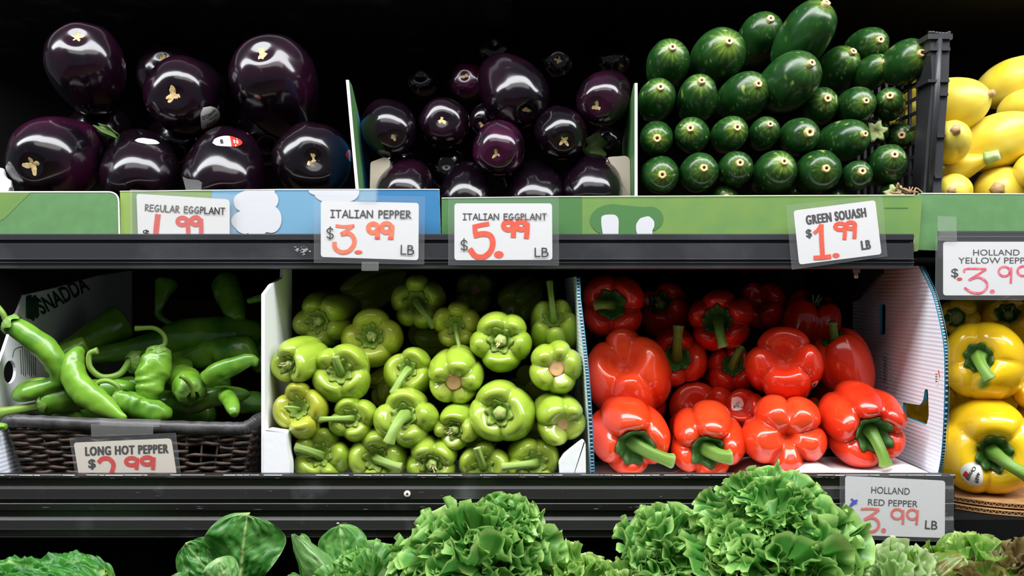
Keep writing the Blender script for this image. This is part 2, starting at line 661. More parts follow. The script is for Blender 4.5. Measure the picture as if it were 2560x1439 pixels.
# shelf above, only its lower front edge shows
mb = MB()
z = P(0, -3, .21)[2]
V, F = box(-1.05, 0.0, .21, .60, z, z + .05)
V = [(x, y, zz - .008 * (x + .2)) for x, y, zz in V]
mb.add(V, F, 'worn_plastic', smooth=False)
V, F = box(.0, 1.05, .21, .60, z + .004, z + .05)
mb.add(V, F, 'black_paint', smooth=False)
mb.build('top_shelf', label='grey edge of the next shelf above the eggplants', cat='shelf', loc=(0, .4, z))

# panel under the lower shelf and the bin for the lettuce
MB().add(*box(-1.0, 1.0, .12, .14, .45, FLOOR_LOW - .013), 'black_paint', smooth=False).build('wall_front', kind='structure')
BIN = P(0, 1760, -.12)[2]
mb = MB()
mb.add(*box(-.95, .95, -.30, .115, BIN - .02, BIN), 'black_paint', smooth=False)
mb.build('lettuce_bin', label='black bin floor under the lettuce heads', cat='bin', loc=(0, -.1, BIN))

# neighbouring bay on the right
t = thing('display_shelf', 'black shelf rail of the neighbouring bay behind the yellow pepper tag', 'shelf', (.68, .3, FLOOR_UP - .03))
mb = MB()
rail(mb, P(2352, 0, u)[0], 1.1, [(577, u + .004), (580, u + .001), (592, u), (594, u + .005), (600, u + .005), (602, u + .002), (640, u + .002), (645, u + .005)], 'black_plastic', u + .010)
mb.build('front_rail', t)
MB().add(*box(P(2310, 0, u)[0], 1.1, UPY + .028, .60, FLOOR_UP - .012, FLOOR_UP - .002), 'black_paint', smooth=False).build('deck', t)
YF = P(0, 1262, .05)[2]
t = thing('display_shelf', 'dark lower shelf of the neighbouring bay under the cardboard trays', 'shelf', (.75, .2, YF - .02))
MB().add(*box(xl + .003, 1.1, .02, .60, YF - .05, YF - .012), 'black_paint', smooth=False).build('deck', t)

# ================================================================ printed cardboard boxes on the upper shelf
def cloud(mb, parts, Y, m):
    for k in parts:
        if len(k) == 4:
            mb.add([P(k[0] + k[2] * math.cos(q), max(473.5, min(591, k[1] + k[3] * math.sin(q))), Y) for q in np.linspace(0, 2 * PI, 40, endpoint=False)], [list(range(40))], m, smooth=False)
        else:
            mb.add([P(x, y, Y) for x, y in k[1]], [list(range(len(k[1])))], m, smooth=False)


YB = UPY + .014
EB = P(0, 500, .12)[2]      # inner base of these boxes

t = thing('cardboard_flap', 'green printed cardboard flap with rounded corner under the leftmost eggplant', 'box flap', P(150, 580, YB))
mb = MB()
pts = round_poly([(-60, 478), (296, 478), (299, 592), (-60, 592)], [0, 26, 0, 0], 8)
plate_px(mb, pts, YB - .003, .003, 'print_green', 'board_edge')
mb.add([P(x, y, YB - .0033) for x, y in [(-60, 479.5), (78, 479.5), (12, 545), (-60, 586)]], [[0, 1, 2, 3]], 'print_lime', smooth=False)
rim = round_poly([(-60, 478), (296, 478), (299, 592)], [0, 26, 0], 8)[0:-1]
strokes_px(mb, [[(a + 0, b + 1.2) for a, b in rim] + [(298, 586)]], 3.2, YB - .0034, 'board_edge')
mb.build('panel', t)

t = thing('cardboard_box', 'eggplant box with blue sky and white cloud print on its front', 'box', P(700, 585, YB))
mb = MB()
plate_px(mb, [(300, 477), (700, 472), (1098, 472), (1102, 592), (302, 592)], YB, .004, 'print_blue', 'board_edge')
f = YB - .0003
mb.add([P(x, y, f) for x, y in [(300, 478), (529, 475), (527, 591), (302, 591)]], [[0, 1, 2, 3]], 'print_lime', smooth=False)
mb.add([P(x, y, f - .0002) for x, y in [(300, 478), (330, 477.6), (332, 591), (302, 591)]], [[0, 1, 2, 3]], 'print_leaf', smooth=False)
mb.add([P(x, y, f) for x, y in [(940, 473), (1098, 473), (1102, 591), (942, 591)]], [[0, 1, 2, 3]], 'print_sky', smooth=False)
c = f - .0004
cloud(mb, [(636, 500, 52, 26), (610, 505, 26, 24), (672, 500, 24, 24), (640, 552, 62, 32), (612, 556, 26, 28), (678, 548, 26, 34), (0, [(612, 473), (688, 473), (682, 500), (615, 500)]),
           (0, [(620, 570), (664, 570), (662, 591), (622, 591)]), (838, 484, 52, 24), (812, 478, 40, 12), (868, 480, 30, 24), (0, [(771, 473), (900, 473), (896, 482), (775, 482)])], c, 'print_white')
strokes_px(mb, [[(300, 477.6), (700, 472.8), (1098, 472.8)]], 1.6, c - .0004, 'board_edge')
mb.build('front_panel', t)
mb = MB()
x0 = P(896, 0, YB)[0]
zt, zb = P(0, 205, YB + .02)[2], EB - .04
slab_x(mb, x0, .004, [(YB + .006, zb), (YB + .006, zt), (YB + .03, zt - .002), (YB + .17, zt - .115), (.42, zt - .12), (.42, zb)], [], 'print_sky', 'board_edge')
slab_x(mb, x0 + .0042, .0002, [(YB + .007, zb), (YB + .007, zt - .001), (YB + .03, zt - .004), (YB + .06, zt - .028), (YB + .05, zb)], [], 'print_deep')
Vt = (np.array([0, 0, 1.]))
mb.v = [v + np.array([-1, 0, 0]) * ((v[:, 2:3] - zb) * .09) * np.array([1, 0, 0]) for v in mb.v]   # leans outward
mb.build('side_wall', t, label='green and blue side wall with white cut edge')
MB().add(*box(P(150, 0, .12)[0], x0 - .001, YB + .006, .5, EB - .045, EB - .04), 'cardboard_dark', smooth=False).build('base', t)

t = thing('cardboard_box', 'long green printed box front holding Italian eggplants and zucchini', 'box', P(1700, 590, YB))
mb = MB()
pts = round_poly([(1104, 494), (1400, 490), (2306, 486), (2296, 628), (2286, 628), (2286, 592), (1104, 592)], [0, 0, 22, 6, 0, 0, 0], 8)
plate_px(mb, pts, YB, .004, 'print_lime', 'board_edge')
f = YB - .0003
mb.add([P(x, y, f) for x, y in [(1104, 495), (1455, 490), (1455, 591), (1104, 591)]], [[0, 1, 2, 3]], 'print_deep', smooth=False)
cloud(mb, [(1533, 550, 58, 40), (1528, 545, 50, 34), (1625, 546, 33, 30), (0, [(1530, 510), (1640, 520), (1640, 575), (1500, 590)]), (1555, 568, 50, 24), (0, [(1500, 560), (1640, 560), (1620, 586), (1510, 591)])], f - .0002, 'print_deep')
plate = round_poly([(1503, 540), (1515, 536), (1540, 536), (1547, 548), (1546, 591), (1508, 591), (1503, 560)], [6, 6, 8, 6, 0, 0, 4])
mb.add([P(x, y, f - .0006) for x, y in plate], [list(range(len(plate)))], 'print_white', smooth=False)
plate = round_poly([(1590, 560), (1600, 545), (1622, 539), (1636, 552), (1636, 566), (1631, 575), (1631, 591), (1595, 591), (1590, 575)], [5, 6, 6, 6, 4, 4, 0, 0, 4])
mb.add([P(x, y, f - .0006) for x, y in plate], [list(range(len(plate)))], 'print_white', smooth=False)
strokes_px(mb, [[(1105, 494.6), (1400, 490.8), (2286, 487)]], 1.8, f - .0008, 'board_edge')
strokes_px(mb, [[(2212, 519), (2270, 519)]], 1.6, f - .0002, 'print_deep')
mb.build('front_panel', t)
mb = MB()
xd = P(1588, 0, YB)[0]
zt = P(0, 209, YB + .01)[2]
slab_x(mb, xd, .0038, [(YB + .006, EB - .04), (YB + .006, zt), (YB + .02, zt + .001), (YB + .16, zt - .06), (.42, zt - .07), (.42, EB - .04)], [], 'print_deep', 'board_edge')
mb.build('divider', t, label='thin dividing wall with white cut edge')
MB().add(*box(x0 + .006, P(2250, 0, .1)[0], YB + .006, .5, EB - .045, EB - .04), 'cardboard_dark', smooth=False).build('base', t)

t = thing('cardboard_flap', 'green printed cardboard flap under the yellow squash', 'box flap', P(2440, 600, YB))
mb = MB()
plate_px(mb, round_poly([(2294, 482), (2700, 484), (2700, 640), (2420, 628), (2290, 624)], [10, 0, 0, 0, 0]), YB + .006, .004, 'print_green', 'board_edge')
strokes_px(mb, [[(2304, 483), (2700, 485)]], 2.4, YB + .0055, 'board_edge')
mb.build('panel', t)
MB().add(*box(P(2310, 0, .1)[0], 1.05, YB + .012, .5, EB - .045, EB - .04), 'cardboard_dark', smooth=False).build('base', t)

# moulded pulp corners between the Italian eggplants
for pts, lab in ((((1516, 400), (1520, 392), (1566, 389), (1575, 398), (1576, 500), (1534, 500), (1517, 440)), 'beige moulded corner block beside the white divider'),
                 (((926, 405), (962, 392), (974, 398), (974, 500), (924, 500)), 'beige moulded corner block behind the blue box corner')):
    mb = MB()
    plate_px(mb, round_poly(pts, 6), YB + .052, .02, 'pulp_beige')
    mb.build('corner_block', label=lab, cat='packing block', group='moulded corner blocks', loc=P(pts[0][0], 500, YB + .05))

# crumpled white film at the left edge
mb = MB()
n = 26
g = np.linspace(0, 1, n)
U, Vv = np.meshgrid(g, g, indexing='ij')
W = np.stack([P(-40, 480, YB + .03) + np.array([U[i, j] * .032, (Vv[i, j] - .4) * .05, .052 * (1 - (2 * Vv[i, j] - .9) ** 2 * .5) * (1 - .75 * U[i, j] ** 2) - .01]) for i in range(n) for j in range(n)])
W += .006 * np.stack([fbm(W * 60, k, 2) for k in range(3)], -1)
mb.add(W, grid_faces(n, n), 'foam_white')
mb.build('packing_film', label='crumpled white packing film at the far end beside the eggplants', cat='packing film', loc=P(0, 480, YB + .03))

# black plastic crate at the right end of the zucchini
t = thing('plastic_crate', 'black plastic crate side with ribbed corner post beside the zucchini', 'crate', P(2335, 485, .12))
mb = MB()
pc = [(2325, 88), (2375, 80), (2372, 200), (2362, 330), (2352, 490), (2308, 490), (2318, 330), (2330, 200)]
A0, B0 = 0.085, 0.125
V = [P(x, y, A0) for x, y in pc] + [P(x, y, A0) + [0, B0 - A0, 0] for x, y in pc]
n = len(pc)
mb.add(V, [list(range(n)), list(range(n, 2 * n))[::-1]] + [[i, n + i, n + (i + 1) % n, (i + 1) % n] for i in range(n)], 'black_plastic', smooth=False)
for (x0_, y0_, x1_, y1_) in ((2327, 120, 2374, 124), (2322, 200, 2372, 203), (2352, 234, 2369, 237), (2345, 338, 2362, 341), (2340, 440, 2356, 443), (2322, 86, 2380, 95)):
    a, b = P(x0_ - 2, y0_ - 2, A0 - .004), P(x1_ + 2, y1_ + 2, A0 - .004)
    mb.add(*box(a[0], b[0], A0 - .004, B0, b[2], a[2]), 'black_plastic', smooth=False)
V, F, _, _ = tube([P(2348, 96, A0), P(2341, 250, A0), P(2322, 488, A0)], .0045, 12)
mb.add(V, F, 'black_plastic')
for k in range(7):
    a = P(2326 + 8 * k, 86 - rng.uniform(0, 6), A0)
    V, F, _, _ = tube([a, a + [.002, .01, .003]], .002, 6)
    mb.add(V, F, 'black_plastic')
mb.build('corner_post', t)
mb = MB()
xs = P(2334, 0, A0)[0]
for k in range(9):
    y = B0 + .002 + k * .030
    mb.add(*box(xs - .004, xs, y, y + .006, EB - .035, P(0, 92, A0)[2]), 'black_plastic', smooth=False)
for k in range(10):
    z = EB - .02 + k * .020
    mb.add(*box(xs - .003, xs - .001, B0, .38, z, z + .005), 'black_plastic', smooth=False)
mb.build('lattice_side', t)

# dry stem scraps at the crate foot
mb = MB()
for k in range(9):
    a = P(2240 + k * 6, 483 - rng.uniform(0, 10), .075)
    pts = [a + np.array([rng.uniform(-1, 1), rng.uniform(-.5, .5), rng.uniform(-.3, .8)]) * .012 for _ in range(3)]
    V, F, _, _ = tube(catmull([a] + pts, 10), np.linspace(.0016, .0008, 10), 6)
    mb.add(V, F, 'dry_brown')
mb.build('dry_stalk', label='withered brown stalk scrap on the green box edge by the crate', cat='stalk', loc=P(2270, 486, .075))

# ================================================================ lower shelf boxes
# fluted plastic box of the red peppers
XW = P(2360, 0, .02)[0]
XL = P(1478, 0, .02)[0]
t = thing('plastic_box', 'white fluted plastic box with blue cut edges holding red peppers', 'box', ((XW + XL) / 2, .15, FLOOR_LOW + .001))


def curve_edge(X, pix):
    return [tuple(on_wall(X, x, y)[1:]) for x, y in pix]


front = [(2343, 1190), (2352, 1140), (2358, 1060), (2361, 940), (2358, 860), (2345, 790), (2330, 735), (2312, 695), (2296, 664)]
fe = catmull(curve_edge(XW, front), 40)
zt = fe[-1][1] + .004
outer = [tuple(p) for p in fe] + [(.36, zt), (.36, FLOOR_LOW + .002), (fe[0][0], FLOOR_LOW + .002)]
hole = round_poly(curve_edge(XW, [(2257, 1005), (2300, 1012), (2308, 1000), (2312, 972), (2320, 972), (2322, 1040), (2316, 1062), (2258, 1040)]), .004, 4)
slit = round_poly(curve_edge(XW, [(2198, 760), (2214, 760), (2213, 836), (2198, 836)]), .006, 4)
mb = MB()
slab_x(mb, XW, .0045, outer, [hole, slit], 'fluted_white', 'edge_blue')
SW = mb.build('side_wall', t, label='white fluted wall with cut-out handle')
mb = MB()


def ladder(mb, pts, X, lean=None):
    """The open flutes along the cut front edge."""
    n = 3 * int(np.linalg.norm(np.diff(np.array(pts), axis=0), axis=1).sum() / .0042)
    q = catmull(pts, n + 1)
    for i in range(n):
        a, b = q[i], q[i + 1]
        m = 'edge_line' if i % 3 == 0 else 'edge_dark'
        dx = (lean(a[1]), lean(b[1])) if lean else (0, 0)
        mb.add([(X + .0004 + dx[0], a[0] - .0006, a[1]), (X + .0041 + dx[0], a[0] - .0006, a[1]), (X + .0041 + dx[1], b[0] - .0006, b[1]), (X + .0004 + dx[1], b[0] - .0006, b[1])], [[0, 1, 2, 3]], m, smooth=False)
    for s in (-.0002, .0042):
        for i in range(n):
            a, b = q[i], q[i + 1]
            dx = (lean(a[1]), lean(b[1])) if lean else (0, 0)
            mb.add([(X + s + dx[0], a[0] - .0007, a[1]), (X + s + .0006 + dx[0], a[0] - .0007, a[1]), (X + s + .0006 + dx[1], b[0] - .0007, b[1]), (X + s + dx[1], b[0] - .0007, b[1])], [[0, 1, 2, 3]], 'edge_blue', smooth=False)


ladder(mb, [tuple(p) for p in fe], XW)
mb.build('cut_edge', SW, label='blue open flutes of the cut edge')
lean = lambda z: -.0115 * np.clip((z - FLOOR_LOW) / .27, 0, 1) ** 2 - .004 * np.clip((z - FLOOR_LOW) / .27, 0, 1)
zl = P(0, 690, .05)[2]
fl = catmull([(.0135, FLOOR_LOW + .002), (.0135, FLOOR_LOW + .06), (.018, FLOOR_LOW + .15), (.04, FLOOR_LOW + .22), (.075, zl)], 40)
mb = MB()
slab_x(mb, XL, .0045, [tuple(p) for p in fl] + [(.36, zl), (.36, FLOOR_LOW + .002)], [], 'fluted_white', 'edge_blue')
mb.v = [np.stack([v[:, 0] + lean(v[:, 2]), v[:, 1], v[:, 2]], 1) for v in mb.v]
SL = mb.build('side_wall', t, label='thin white fluted wall seen edge on')
mb = MB()
ladder(mb, [tuple(p) for p in fl], XL, lean)
mb.build('cut_edge', SL, label='blue open flutes of the cut edge')
MB().add(*box(XL + .005, XW - .001, .015, .36, FLOOR_LOW + .001, FLOOR_LOW + .004), 'fluted_white', smooth=False).build('base', t)
# sticker and stamp on the wall
mb = MB()
cxy = on_wall(XW, 2346, 945)
el = [(cxy[1] + .006 * math.cos(a), cxy[2] + .011 * math.sin(a)) for a in np.linspace(0, 2 * PI, 20, endpoint=False)]
slab_x(mb, XW - .0004, .0002, [(y + .004, z) for y, z in el], [], 'sticker_white')
slab_x(mb, XW - .0006, .0002, [(y + .001, z) for y, z in el if y < cxy[1] + .0005 and z > cxy[2] - .003], [], 'sticker_red')
for k in range(4):
    slab_x(mb, XW - .0006, .0002, [(cxy[1] + .002, cxy[2] + .005 - k * .003), (cxy[1] + .008, cxy[2] + .005 - k * .003), (cxy[1] + .008, cxy[2] + .004 - k * .003), (cxy[1] + .002, cxy[2] + .004 - k * .003)], [], 'ink_black')
mb.build('sticker', SW, label='small white and red oval sticker')
mat('stamp_grey', srgb(140, 142, 150), rough=0.6)
mb = MB()
sc_ = on_wall(XW, 2216, 925)
lp = [np.array([XW - .0004, sc_[1] + .020 * math.cos(a), sc_[2] + .026 * math.sin(a)]) for a in np.linspace(0, 2 * PI, 40)]
for k in range(0, 39, 2):
    V, F, _, _ = tube([lp[k], lp[k + 1]], .0005, 5)
    mb.add(V, F, 'stamp_grey')
for k in range(9):
    z = sc_[2] - .018 + k * .0045
    V, F, _, _ = tube([(XW - .0004, sc_[1] - .008, z), (XW - .0004, sc_[1] + .008, z + .001)], .0008, 5)
    mb.add(V, F, 'stamp_grey')
mb.build('stamp', SW, label='faint grey oval stamp')

# white tray paper under the red peppers
mb = MB()
n = 60
g = np.linspace(0, 1, n)
U, Vv = np.meshgrid(g, g, indexing='ij')
X = XL + .008 + U * (XW - XL - .012)
Y = .018 + Vv * .16
Z = FLOOR_LOW + .020 + .010 * np.maximum(0, np.sin(U * 21 + .4)) * smooth(.0, .2, Vv) - .006 * smooth(.9, 1, U) + .022 * smooth(.40, .52, U)
mb.add(np.stack([X, Y, Z], -1), grid_faces(n, n), 'foam_white')
mb.build('tray_liner', label='white moulded liner under the red peppers', cat='liner', loc=((XL + XW) / 2, .1, FLOOR_LOW + .02))

# foam box of the green peppers
t = thing('foam_box', 'white foam box holding the light green peppers', 'box', (P(1065, 0, .1)[0], .15, FLOOR_LOW + .001))
XG = P(663, 0, .02)[0]
zt = P(0, 735, .03)[2]
mb = MB()
out = [(.014, FLOOR_LOW + .002), (.014, zt), (.05, zt + .012), (.115, zt + .022), (.118, zt + .040), (.17, zt + .042), (.17, FLOOR_LOW + .002)]
slab_x(mb, XG - .0035, .0045, out, [], 'foam_white')
mb.build('side_wall', t)
mb = MB()
A = round_poly([(660, 1078), (668, 1073), (716, 1080), (718, 1122), (724, 1158), (724, 1262), (660, 1262)], 6)
plate_px(mb, A, .012, .024, 'foam_white')
mb.build('corner_block', t)
mb = MB()
A = round_poly([(1398, 1160), (1410, 1140), (1458, 1102), (1464, 1106), (1466, 1262), (1405, 1262)], 5)
plate_px(mb, A, .012, .024, 'foam_white')
mb.build('corner_block', t)
MB().add(*box(XG + .001, XL - .002, .016, .34, FLOOR_LOW + .001, FLOOR_LOW + .010), 'foam_white', smooth=False).build('base', t)

# printed box behind the basket
t = thing('cardboard_box', 'white printed box with oval handle hole behind the wicker basket', 'box', (-.66, .2, FLOOR_LOW + .001))
XB = -.676
out = curve_edge(XB, [(-30, 1190), (-22, 1010), (0, 905), (30, 815), (62, 737)]) + curve_edge(XB, [(150, 716), (240, 690), (330, 676)])
yb = out[-1][0]
out += [(yb, FLOOR_LOW + .002), (out[0][0], FLOOR_LOW + .002)]
hc = on_wall(XB, 25, 929)
hole = [(hc[1] + .0165 * math.cos(a), hc[2] + .0155 * math.sin(a)) for a in np.linspace(0, 2 * PI, 24, endpoint=False)]
mb = MB()
slab_x(mb, XB - .004, .004, out, [hole], 'foam_white')
for k in range(8):
    a = on_wall(XB, 50 + k * 5.4, 868 - (2 if 0 < k < 7 else -6))
    b = on_wall(XB, 53 + k * 5.0, 935 + 3 * (k % 3))
    V, F, _, _ = tube([a + [.0004, 0, 0], b + [.0004, 0, 0]], .0005, 5)
    mb.add(V, F, 'print_ink_green')
V, F, _, _ = tube(catmull([on_wall(XB + .0004, x, y) for x, y in [(31, 892), (38, 872), (60, 866), (72, 872)]], 20), .0005, 5)
mb.add(V, F, 'print_ink_green')
for k in range(13):
    x = 66 + k * 2.1
    a, b = on_wall(XB, x, 735 + rng.uniform(0, 10)), on_wall(XB, x + 3 - rng.uniform(0, 3), 800 - abs(k - 6) * 1.2 + rng.uniform(-6, 4))
    V, F, _, _ = tube([a + [.0004, 0, 0], b + [.0004, 0, 0]], .0022, 5)
    mb.add(V, F, 'print_ink_green')
type_text(mb, 'SNADDA', 104, 786, 225, 722, 40, 0, 'print_ink_green', .03, fn=lambda x, y: on_wall(XB, x, y) + np.array([.0006, 0, 0]))
mb.build('side_wall', t, label='white wall with dark green print')
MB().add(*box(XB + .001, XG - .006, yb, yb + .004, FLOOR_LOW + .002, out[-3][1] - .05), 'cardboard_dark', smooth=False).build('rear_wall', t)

# a second sheet edge at the far left, in front
mb = MB()
xe = P(14, 0, .02)[0]
slab_x(mb, xe - .004, .004, [(.016, FLOOR_LOW + .002), (.016, P(0, 1075, .016)[2]), (.075, P(0, 1075, .016)[2] - .004), (.09, FLOOR_LOW + .002)], [], 'fluted_white', 'board_edge')
for k in range(16):
    z = P(0, 1180 - k * 7, .015)[2]
    mb.add(*box(xe - .0040, xe, .0152, .0158, z, z + .0008), 'edge_line', smooth=False)
mb.v = [np.stack([v[:, 0] - .12 * (v[:, 2] - FLOOR_LOW), v[:, 1], v[:, 2]], 1) for v in mb.v]
mb.build('plastic_sheet', label='white fluted sheet edge at the far end beside the wicker basket', cat='sheet', loc=(xe, .04, FLOOR_LOW))

# wicker basket
t = thing('wicker_basket', 'dark wicker basket with wrapped rim holding long hot peppers', 'basket', (P(330, 0, .05)[0], .12, FLOOR_LOW + .001))
YK = .035
zr, zb = P(0, 1062, YK)[2], FLOOR_LOW + .002
xa, xb = P(20, 0, YK)[0], P(632, 0, YK)[0]
ia, ib = P(72, 0, YK)[0], P(588, 0, YK)[0]
YK2 = .27
mb = MB()
NR = 19


def ring(tz):
    """Corners of the basket at height share tz (0 bottom, 1 rim)."""
    l, r = ia + (xa - ia) * tz, ib + (xb - ib) * tz
    yf, yk = .048 + (YK - .048) * tz, YK2 - .02 + .02 * tz
    return l, r, yf, yk


for k in range(NR):
    tz = (k + .5) / NR
    z = zb + (zr - .006 - zb) * tz
    l, r, yf, yk = ring(tz)
    n = 190
    s = np.linspace(0, 1, n)
    x = l + (r - l) * s
    ph = PI * (k % 2)
    y = yf + .0028 * np.sin(s * PI * 15 + ph)
    zz = z + .0008 * np.sin(s * 40 + k * 1.7) + .0006 * fbm(np.stack([s * 22, s * 0 + k, s * 0], -1), 3, 2)
    C = np.stack([x, y, zz], -1)
    cut = (C[:, 0] > P(470, 0, YK)[0]) & (C[:, 0] < P(548, 0, YK)[0]) if k in (11, 13, 14) else np.zeros(n, bool)
    seg, cur = [], []
    for i in range(n):
        if cut[i]:
            if len(cur) > 3:
                seg.append(cur)
            cur = []
        else:
            cur.append(i)
    if len(cur) > 3:
        seg.append(cur)
    for q in seg:
        V, F, _, _ = tube(C[q], .0026 + .0004 * math.sin(k * 3.1), 7)
        mb.add(V, F, 'wicker')
    for xx in (l, r):
        yy = np.linspace(yf, yk, 50)
        C = np.stack([xx + .0026 * np.sin((yy - yf) / (yk - yf) * PI * 7 + ph), yy, np.full(50, z)], -1)
        V, F, _, _ = tube(C, .0026, 6)
        mb.add(V, F, 'wicker')
for j in range(16):
    s = j / 15
    a = np.array([ia + (ib - ia) * s, .048, zb])
    b = np.array([xa + (xb - xa) * s, YK, zr])
    V, F, _, _ = tube([a, b], .0016, 6)
    mb.add(V, F, 'wicker')
mb.add(*box(ia, ib, .05, YK2 - .02, zb, zb + .003), 'wicker', smooth=False)
mb.build('weave', t)
mb = MB()
nn = 400
loop = catmull([(xa - .004, .10, zr + .0), (xa - .003, YK + .012, zr + .002), (xa + .02, YK, zr + .005), ((xa + xb) / 2, YK, zr - .001), (xb - .03, YK, zr - .0045), (xb - .006, YK + .004, zr - .002), (xb + .002, YK + .02, zr + .004), (xb + .003, .12, zr + .002),
                (xb + .002, YK2, zr), ((xa + xb) / 2, YK2 + .004, zr), (xa - .002, YK2, zr), (xa - .004, .10, zr)], nn)
V, F, uu, aa = tube(loop, .0085, 16, cap=False)
c0 = np.repeat(loop, 16, axis=0)
wrap = 1 + .035 * np.sin(uu * 2 * PI * 62 + aa) + .05 * fbm(c0 * 60, 5, 2)
V = c0 + (V - c0) * wrap[:, None]
mb.add(V, F, 'rim_wrap')
mb.build('rim', t, label='rim wrapped in dark strip')

# cardboard trays under the yellow peppers
t = thing('cardboard_tray', 'round stacked corrugated cardboard pads under the yellow peppers', 'tray', (P(2520, 0, .1)[0], .14, YF))
for q, (zo, r) in enumerate(((0, .128), (.009, .124))):
    mb = MB()
    cx_, cy_ = P(2525, 0, .14)[0], .155
    zz = YF - .011 + zo
    th = np.linspace(0, 2 * PI, 240, endpoint=False)
    for (a, b, m, dr) in ((0, .0012, 'cardboard', 0), (.0012, .0052, 'cardboard_dark', -.0012), (.0052, .0064, 'cardboard', 0)):
        R_ = r + dr
        V = [(cx_ + R_ * math.cos(x), cy_ + R_ * math.sin(x), zz + h) for h in (a, b) for x in th]
        N = 240
        mb.add(V, [[i, (i + 1) % N, N + (i + 1) % N, N + i] for i in range(N)] + [list(range(N))[::-1], list(range(N, 2 * N))], m, smooth=False)
    C = np.stack([cx_ + (r - .0006) * np.cos(np.linspace(0, 2 * PI, 1200)), cy_ + (r - .0006) * np.sin(np.linspace(0, 2 * PI, 1200)), zz + .0032 + .0019 * np.sin(np.linspace(0, 2 * PI * 110, 1200))], -1)
    V, F, _, _ = tube(C, .0005, 4)
    mb.add(V, F, 'cardboard')
    mb.build('cardboard_pad', t)

# bits of calyx lying among the eggplants
for (x, y, Y, w, h, rot, lab) in ((1488, 372, .155, 26, 44, .2, 'pale green calyx scrap in the gap above the beige corner block'), (262, 326, .16, 30, 14, .5, 'dark green leaf scrap between the two rows of big eggplants')):
    mb = MB()
    n = 16
    g = np.linspace(-1, 1, n)
    U, Vv = np.meshgrid(g, g, indexing='ij')
    wd = np.sqrt(np.clip(1 - U ** 2, 0, 1)) * (1 + .25 * np.sin(U * 9))
    c_, s_ = math.cos(rot), math.sin(rot)
    X = w * wd * Vv
    Z = h * U
    W = np.stack([P(x + a * c_ - d * s_, y + a * s_ + d * c_, Y) + np.array([0, .006 * v * v - .004 * math.sin(u * 4), 0]) for a, d, u, v in zip(X.ravel(), Z.ravel(), U.ravel(), Vv.ravel())])
    mb.add(W, grid_faces(n, n), 'leaf_green', mixc(srgb(70, 100, 44), srgb(150, 176, 110), np.clip(.5 + .5 * Vv.ravel() * np.sin(U.ravel() * 5), 0, 1) * (.9 if rot < .4 else .2)))
    mb.build('leaf_scrap', label=lab, cat='leaf', loc=P(x, y, Y))
# ================================================================ produce
DY = {'italian_pepper': {0: 0.024, 1: 0.04, 5: 0.008, 8: 0.02, 17: 0.01, 18: 0.01, 24: 0.016}, 'long_hot_pepper': {3: 0.036, 4: 0.02, 5: 0.03, 6: 0.012, 8: 0.032, 9: 0.05, 11: 0.05, 12: 0.06, 13: 0.052, 14: 0.08, 20: 0.024, 21: 0.05, 22: 0.044}, 'zucchini': {14: 0.008, 17: 0.02, 19: 0.016, 24: 0.04, 26: 0.044, 27: 0.03, 28: 0.008, 31: 0.052, 32: 0.052}, 'bell_pepper': {4: 0.025, 5: 0.052, 8: 0.004, 10: 0.032, 12: 0.024, 14: 0.044, 17: 0.044, 18: 0.02, 19: 0.028, 22: 0.028, 26: 0.004, 27: 0.004, 28: 0.024, 29: 0.052}, 'yellow_squash': {2: 0.048, 3: 0.004, 5: 0.03}, 'italian_eggplant': {15: 0.016, 16: 0.004, 17: 0.016}}   # how far each piece is pushed back so that neighbours touch instead of crossing
NUM = {}


def back(kind):
    NUM[kind] = NUM.get(kind, -1) + 1
    return DY.get(kind, {}).get(NUM[kind], 0.)


def make_body(R, H, n=0, la=.2, lh=.2, dt=.3, dw=.33, db=.1, tap=1., tp=1.3, p=.8, q=.85, bend=(0, 0), nz=.03, seed=0, rot=0, jit=.22, cre=.55, dwb=.3, lamp=.3):
    """A round or lobed fruit, long axis +Z, the stem (or the end we see) at +Z."""
    rng = random.Random(seed)
    if n:
        cs = sorted((rot + 2 * PI * (k + rng.uniform(-jit, jit)) / n) % (2 * PI) for k in range(n))
        am = [1 - lamp * rng.random() for _ in range(n)]

    def lobe(th):
        if not n:
            return np.zeros_like(th)
        th = np.mod(th, 2 * PI)
        L = np.zeros_like(th)
        for k in range(n):
            a, b = cs[k], cs[(k + 1) % n] + (2 * PI if k == n - 1 else 0)
            for o in (0, 2 * PI):
                s = (th + o - a) / (b - a)
                ok = (s >= 0) & (s <= 1)
                L = np.where(ok, np.sin(PI * np.clip(s, 0, 1)) ** cre * am[k], L)
        return L

    def f(phi, th, grow=0.):
        s, c = np.sin(phi), np.cos(phi)
        rn = np.abs(s) ** p
        z = np.sign(c) * np.abs(c) ** q
        w = (1 - z) / 2
        l = lobe(th)
        top, bot = smooth(0, .45, c), smooth(0, .45, -c)
        r = rn * (1 + (tap - 1) * w ** tp)
        if n:
            r = r * (1 - la * (1 - l) * (.25 + .75 * s))
        zz = z * H / 2
        g = np.exp(-((rn - .62) / .30) ** 2)
        if n:
            zz = zz + (lh * R * (l - .45) * g) * top - .6 * lh * R * (l - .45) * g * bot
        zz = zz - dt * R * np.exp(-(rn / dw) ** 2) * top + db * R * np.exp(-(rn / dwb) ** 2) * bot
        X, Y = r * R * np.cos(th), r * R * np.sin(th)
        X = X + bend[0] * R * w * w
        Y = Y + bend[1] * R * w * w
        V = np.stack([X, Y, zz], -1)
        k = 1 + nz * fbm(V / R * 1.1 + seed * 3.7, seed, 2) + grow
        return V * k[..., None]
    return f, lobe


def axes(c, ax):
    """e1 (right), e2 (up), a for an axis given as a world vector."""
    a = nrm(ax)
    up = np.array([0, 0, 1.]) if abs(a[2]) < .95 else np.array([0, 1., 0])
    e1 = nrm(np.cross(up, a))
    return np.stack([e1, np.cross(a, e1), a], 1)


